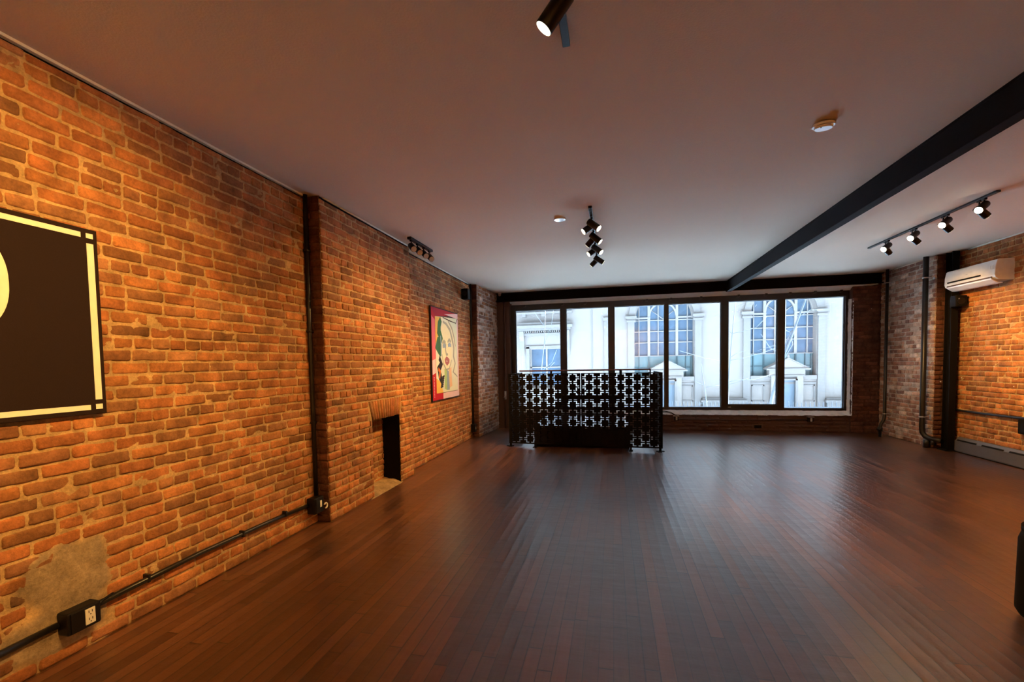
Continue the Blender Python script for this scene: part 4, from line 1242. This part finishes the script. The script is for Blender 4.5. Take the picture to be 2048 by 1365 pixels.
for k in range(26): w2.box(-4.56 + k * .095, -4.51 + k * .095, YF - 0.44, YF - 0.19, 2.92, 3.01)
w2.build('window_hood', M_STONE2, tw)
for x in (-4.52, -2.20):
    b = MB(); b.prism([(YF - 0.2, 3.0), (YF - 0.5, 3.0), (YF - 0.46, 2.75), (YF - 0.32, 2.5), (YF - 0.30, 2.1), (YF - 0.2, 1.75)], 0, x - .12, x + .12); b.build('bracket', M_STONE2, tw)
w2 = MB(); w2.box(-16, -1.95, YF - 0.45, YF - 0.19, 3.86, 3.96); w2.box(-16, -2.0, YF - 0.34, YF - 0.19, 4.05, 4.22)
for k in range(3): w2.box(-4.5 + k * 1.0, -4.3 + k * 1.0, YF - 0.42, YF - 0.19, 3.72, 3.86)
w2.box(-0.40, -0.12, YF - 0.30, YF - 0.19, ZG, 3.4); w2.box(-0.46, -0.06, YF - 0.36, YF - 0.19, 3.4, 3.55); w2.box(-1.03, -0.97, YF - .23, YF - .19, ZG, 5)
w2.build('string_course', M_STONE2, tw)

# iron fence along the church
fe = thing('iron_fence', 'low iron railing fence along the foot of the church', 'fence', (6, 22.6, ZG))
m = MB(); m.box(0.5, 14, 22.58, 22.62, -0.76, -0.72); m.box(0.5, 14, 22.58, 22.62, ZG + .15, ZG + .2); m.build('rails', M_IRON, fe)
pk = MB()
for k in range(75):
    x = 1.0 + k * 0.165
    pk.tube([(x, 22.6, ZG), (x, 22.6, -0.58), (x, 22.6, -0.48)], [0.016, 0.016, 0.002], 5)
o = pk.build('pickets', M_IRON, fe); o['kind'] = 'stuff'


def tree(lab, segs, loc, grp='bare street trees'):
    t = thing('bare_tree', lab, 'tree', loc, grp)
    m = MB(); pts, r0, r1 = segs[0]
    m.tube(pts, [r0 + (r1 - r0) * i / (len(pts) - 1) for i in range(len(pts))], 8); m.build('trunk', M_BARK, t)
    m = MB()
    for pts, r0, r1 in segs[1:]: m.tube(pts, [r0 + (r1 - r0) * i / (len(pts) - 1) for i in range(len(pts))], 6)
    m.build('branches', M_BARK, t)
    return t


YT = 19.0
def T(px, pz, y=None):
    y = y or YT
    k = y / 19.0
    return (px * k, y, max(ZG, 1.4 + (pz - 1.4) * k) if pz > ZG else ZG)
tree('thin bare tree with one straight slender stem before the church', [
    ([T(4.15, ZG), T(4.20, -0.3), T(4.22, 0.6), T(4.30, 1.8), T(4.36, 2.6), T(4.46, 3.6)], 0.035, 0.012),
    ([T(4.22, 0.55), T(4.6, 0.62), T(5.1, 0.62), T(5.7, 0.82)], 0.012, 0.006), ([T(4.22, 0.45), T(4.5, 0.52), T(4.9, 0.68)], 0.01, 0.005),
    ([T(4.26, 1.35), T(4.7, 1.42), T(5.4, 1.62), T(6.0, 1.85)], 0.013, 0.006), ([T(4.26, 1.45), T(4.5, 1.62), T(4.8, 1.70)], 0.01, 0.004),
    ([T(4.33, 2.35), T(4.7, 2.42), T(5.15, 2.55), T(5.5, 2.92)], 0.012, 0.005), ([T(4.33, 2.35), T(4.15, 2.5)], 0.01, 0.005), ([T(4.24, 0.9), T(4.1, 1.1)], 0.008, 0.004)], (4.15, YT, ZG))
YT = 17.2
tree('bare tree with leaning pale trunk before the right arched window', [
    ([T(5.4, ZG), T(5.7, 0.0), T(6.0, 1.3), T(6.35, 2.3), T(6.75, 3.5), T(7.0, 4.4)], 0.06, 0.02),
    ([T(6.0, 1.3), T(6.15, 2.0), T(6.3, 2.35), T(6.5, 2.5)], 0.03, 0.012), ([T(6.0, 1.25), T(6.35, 1.9), T(6.3, 2.1)], 0.025, 0.01), ([T(6.05, 1.5), T(5.6, 1.8), T(5.3, 2.3)], 0.018, 0.006),
    ([T(6.35, 2.3), T(5.9, 2.5), T(5.4, 2.45)], 0.016, 0.006), ([T(6.2, 1.9), T(5.7, 1.85), T(5.2, 1.7)], 0.014, 0.006), ([T(6.55, 2.9), T(6.9, 3.1), T(7.3, 3.1)], 0.015, 0.006)], (5.4, YT, ZG))
YT = 20.6
tree('small bare sapling behind the fourth window from left', [
    ([T(3.52, ZG), T(3.48, -0.5), T(3.40, 0.3), T(3.30, 0.95), T(3.28, 1.25)], 0.022, 0.008),
    ([T(3.42, 0.4), T(3.1, 0.55), T(2.9, 0.75)], 0.009, 0.004), ([T(3.42, 0.35), T(3.75, 0.40), T(4.0, 0.45)], 0.009, 0.004), ([T(3.50, -0.2), T(3.2, -0.3), T(3.0, -0.1)], 0.008, 0.004),
    ([T(2.5, 1.75), T(2.9, 1.62), T(3.4, 1.45), T(3.9, 1.35)], 0.012, 0.006)], (3.52, YT, ZG))
tree('bare tree with spreading thin branches beyond the leftmost window', [
    ([T(-2.9, ZG), T(-2.95, 0), T(-2.85, 1.0), T(-2.7, 2.2), T(-2.62, 3.9)], 0.03, 0.012),
    ([T(-2.9, 0.9), T(-3.3, 0.75), T(-3.7, 0.95), T(-4.0, 1.0)], 0.012, 0.005), ([T(-2.88, 1.0), T(-2.4, 1.4), T(-2.2, 1.9)], 0.016, 0.006), ([T(-2.9, 0.6), T(-2.5, 1.2), T(-2.3, 1.4)], 0.014, 0.006),
    ([T(-2.75, 2.0), T(-2.4, 2.9), T(-2.3, 3.6)], 0.012, 0.005), ([T(-2.7, 2.9), T(-3.0, 3.3), T(-3.1, 3.5)], 0.01, 0.004)], (-2.9, YT, ZG))

# portal so that daylight is sampled through the window openings
pa = bpy.data.lights.new('window_portal', 'AREA'); pa.shape = 'RECTANGLE'; pa.size = 6.35; pa.size_y = 2.15
pa.cycles.is_portal = True
po = bpy.data.objects.new('window_portal', pa); COL.objects.link(po)
po.location = (1.06, 10.06, 1.48); po.rotation_euler = (-PI / 2, 0, 0)
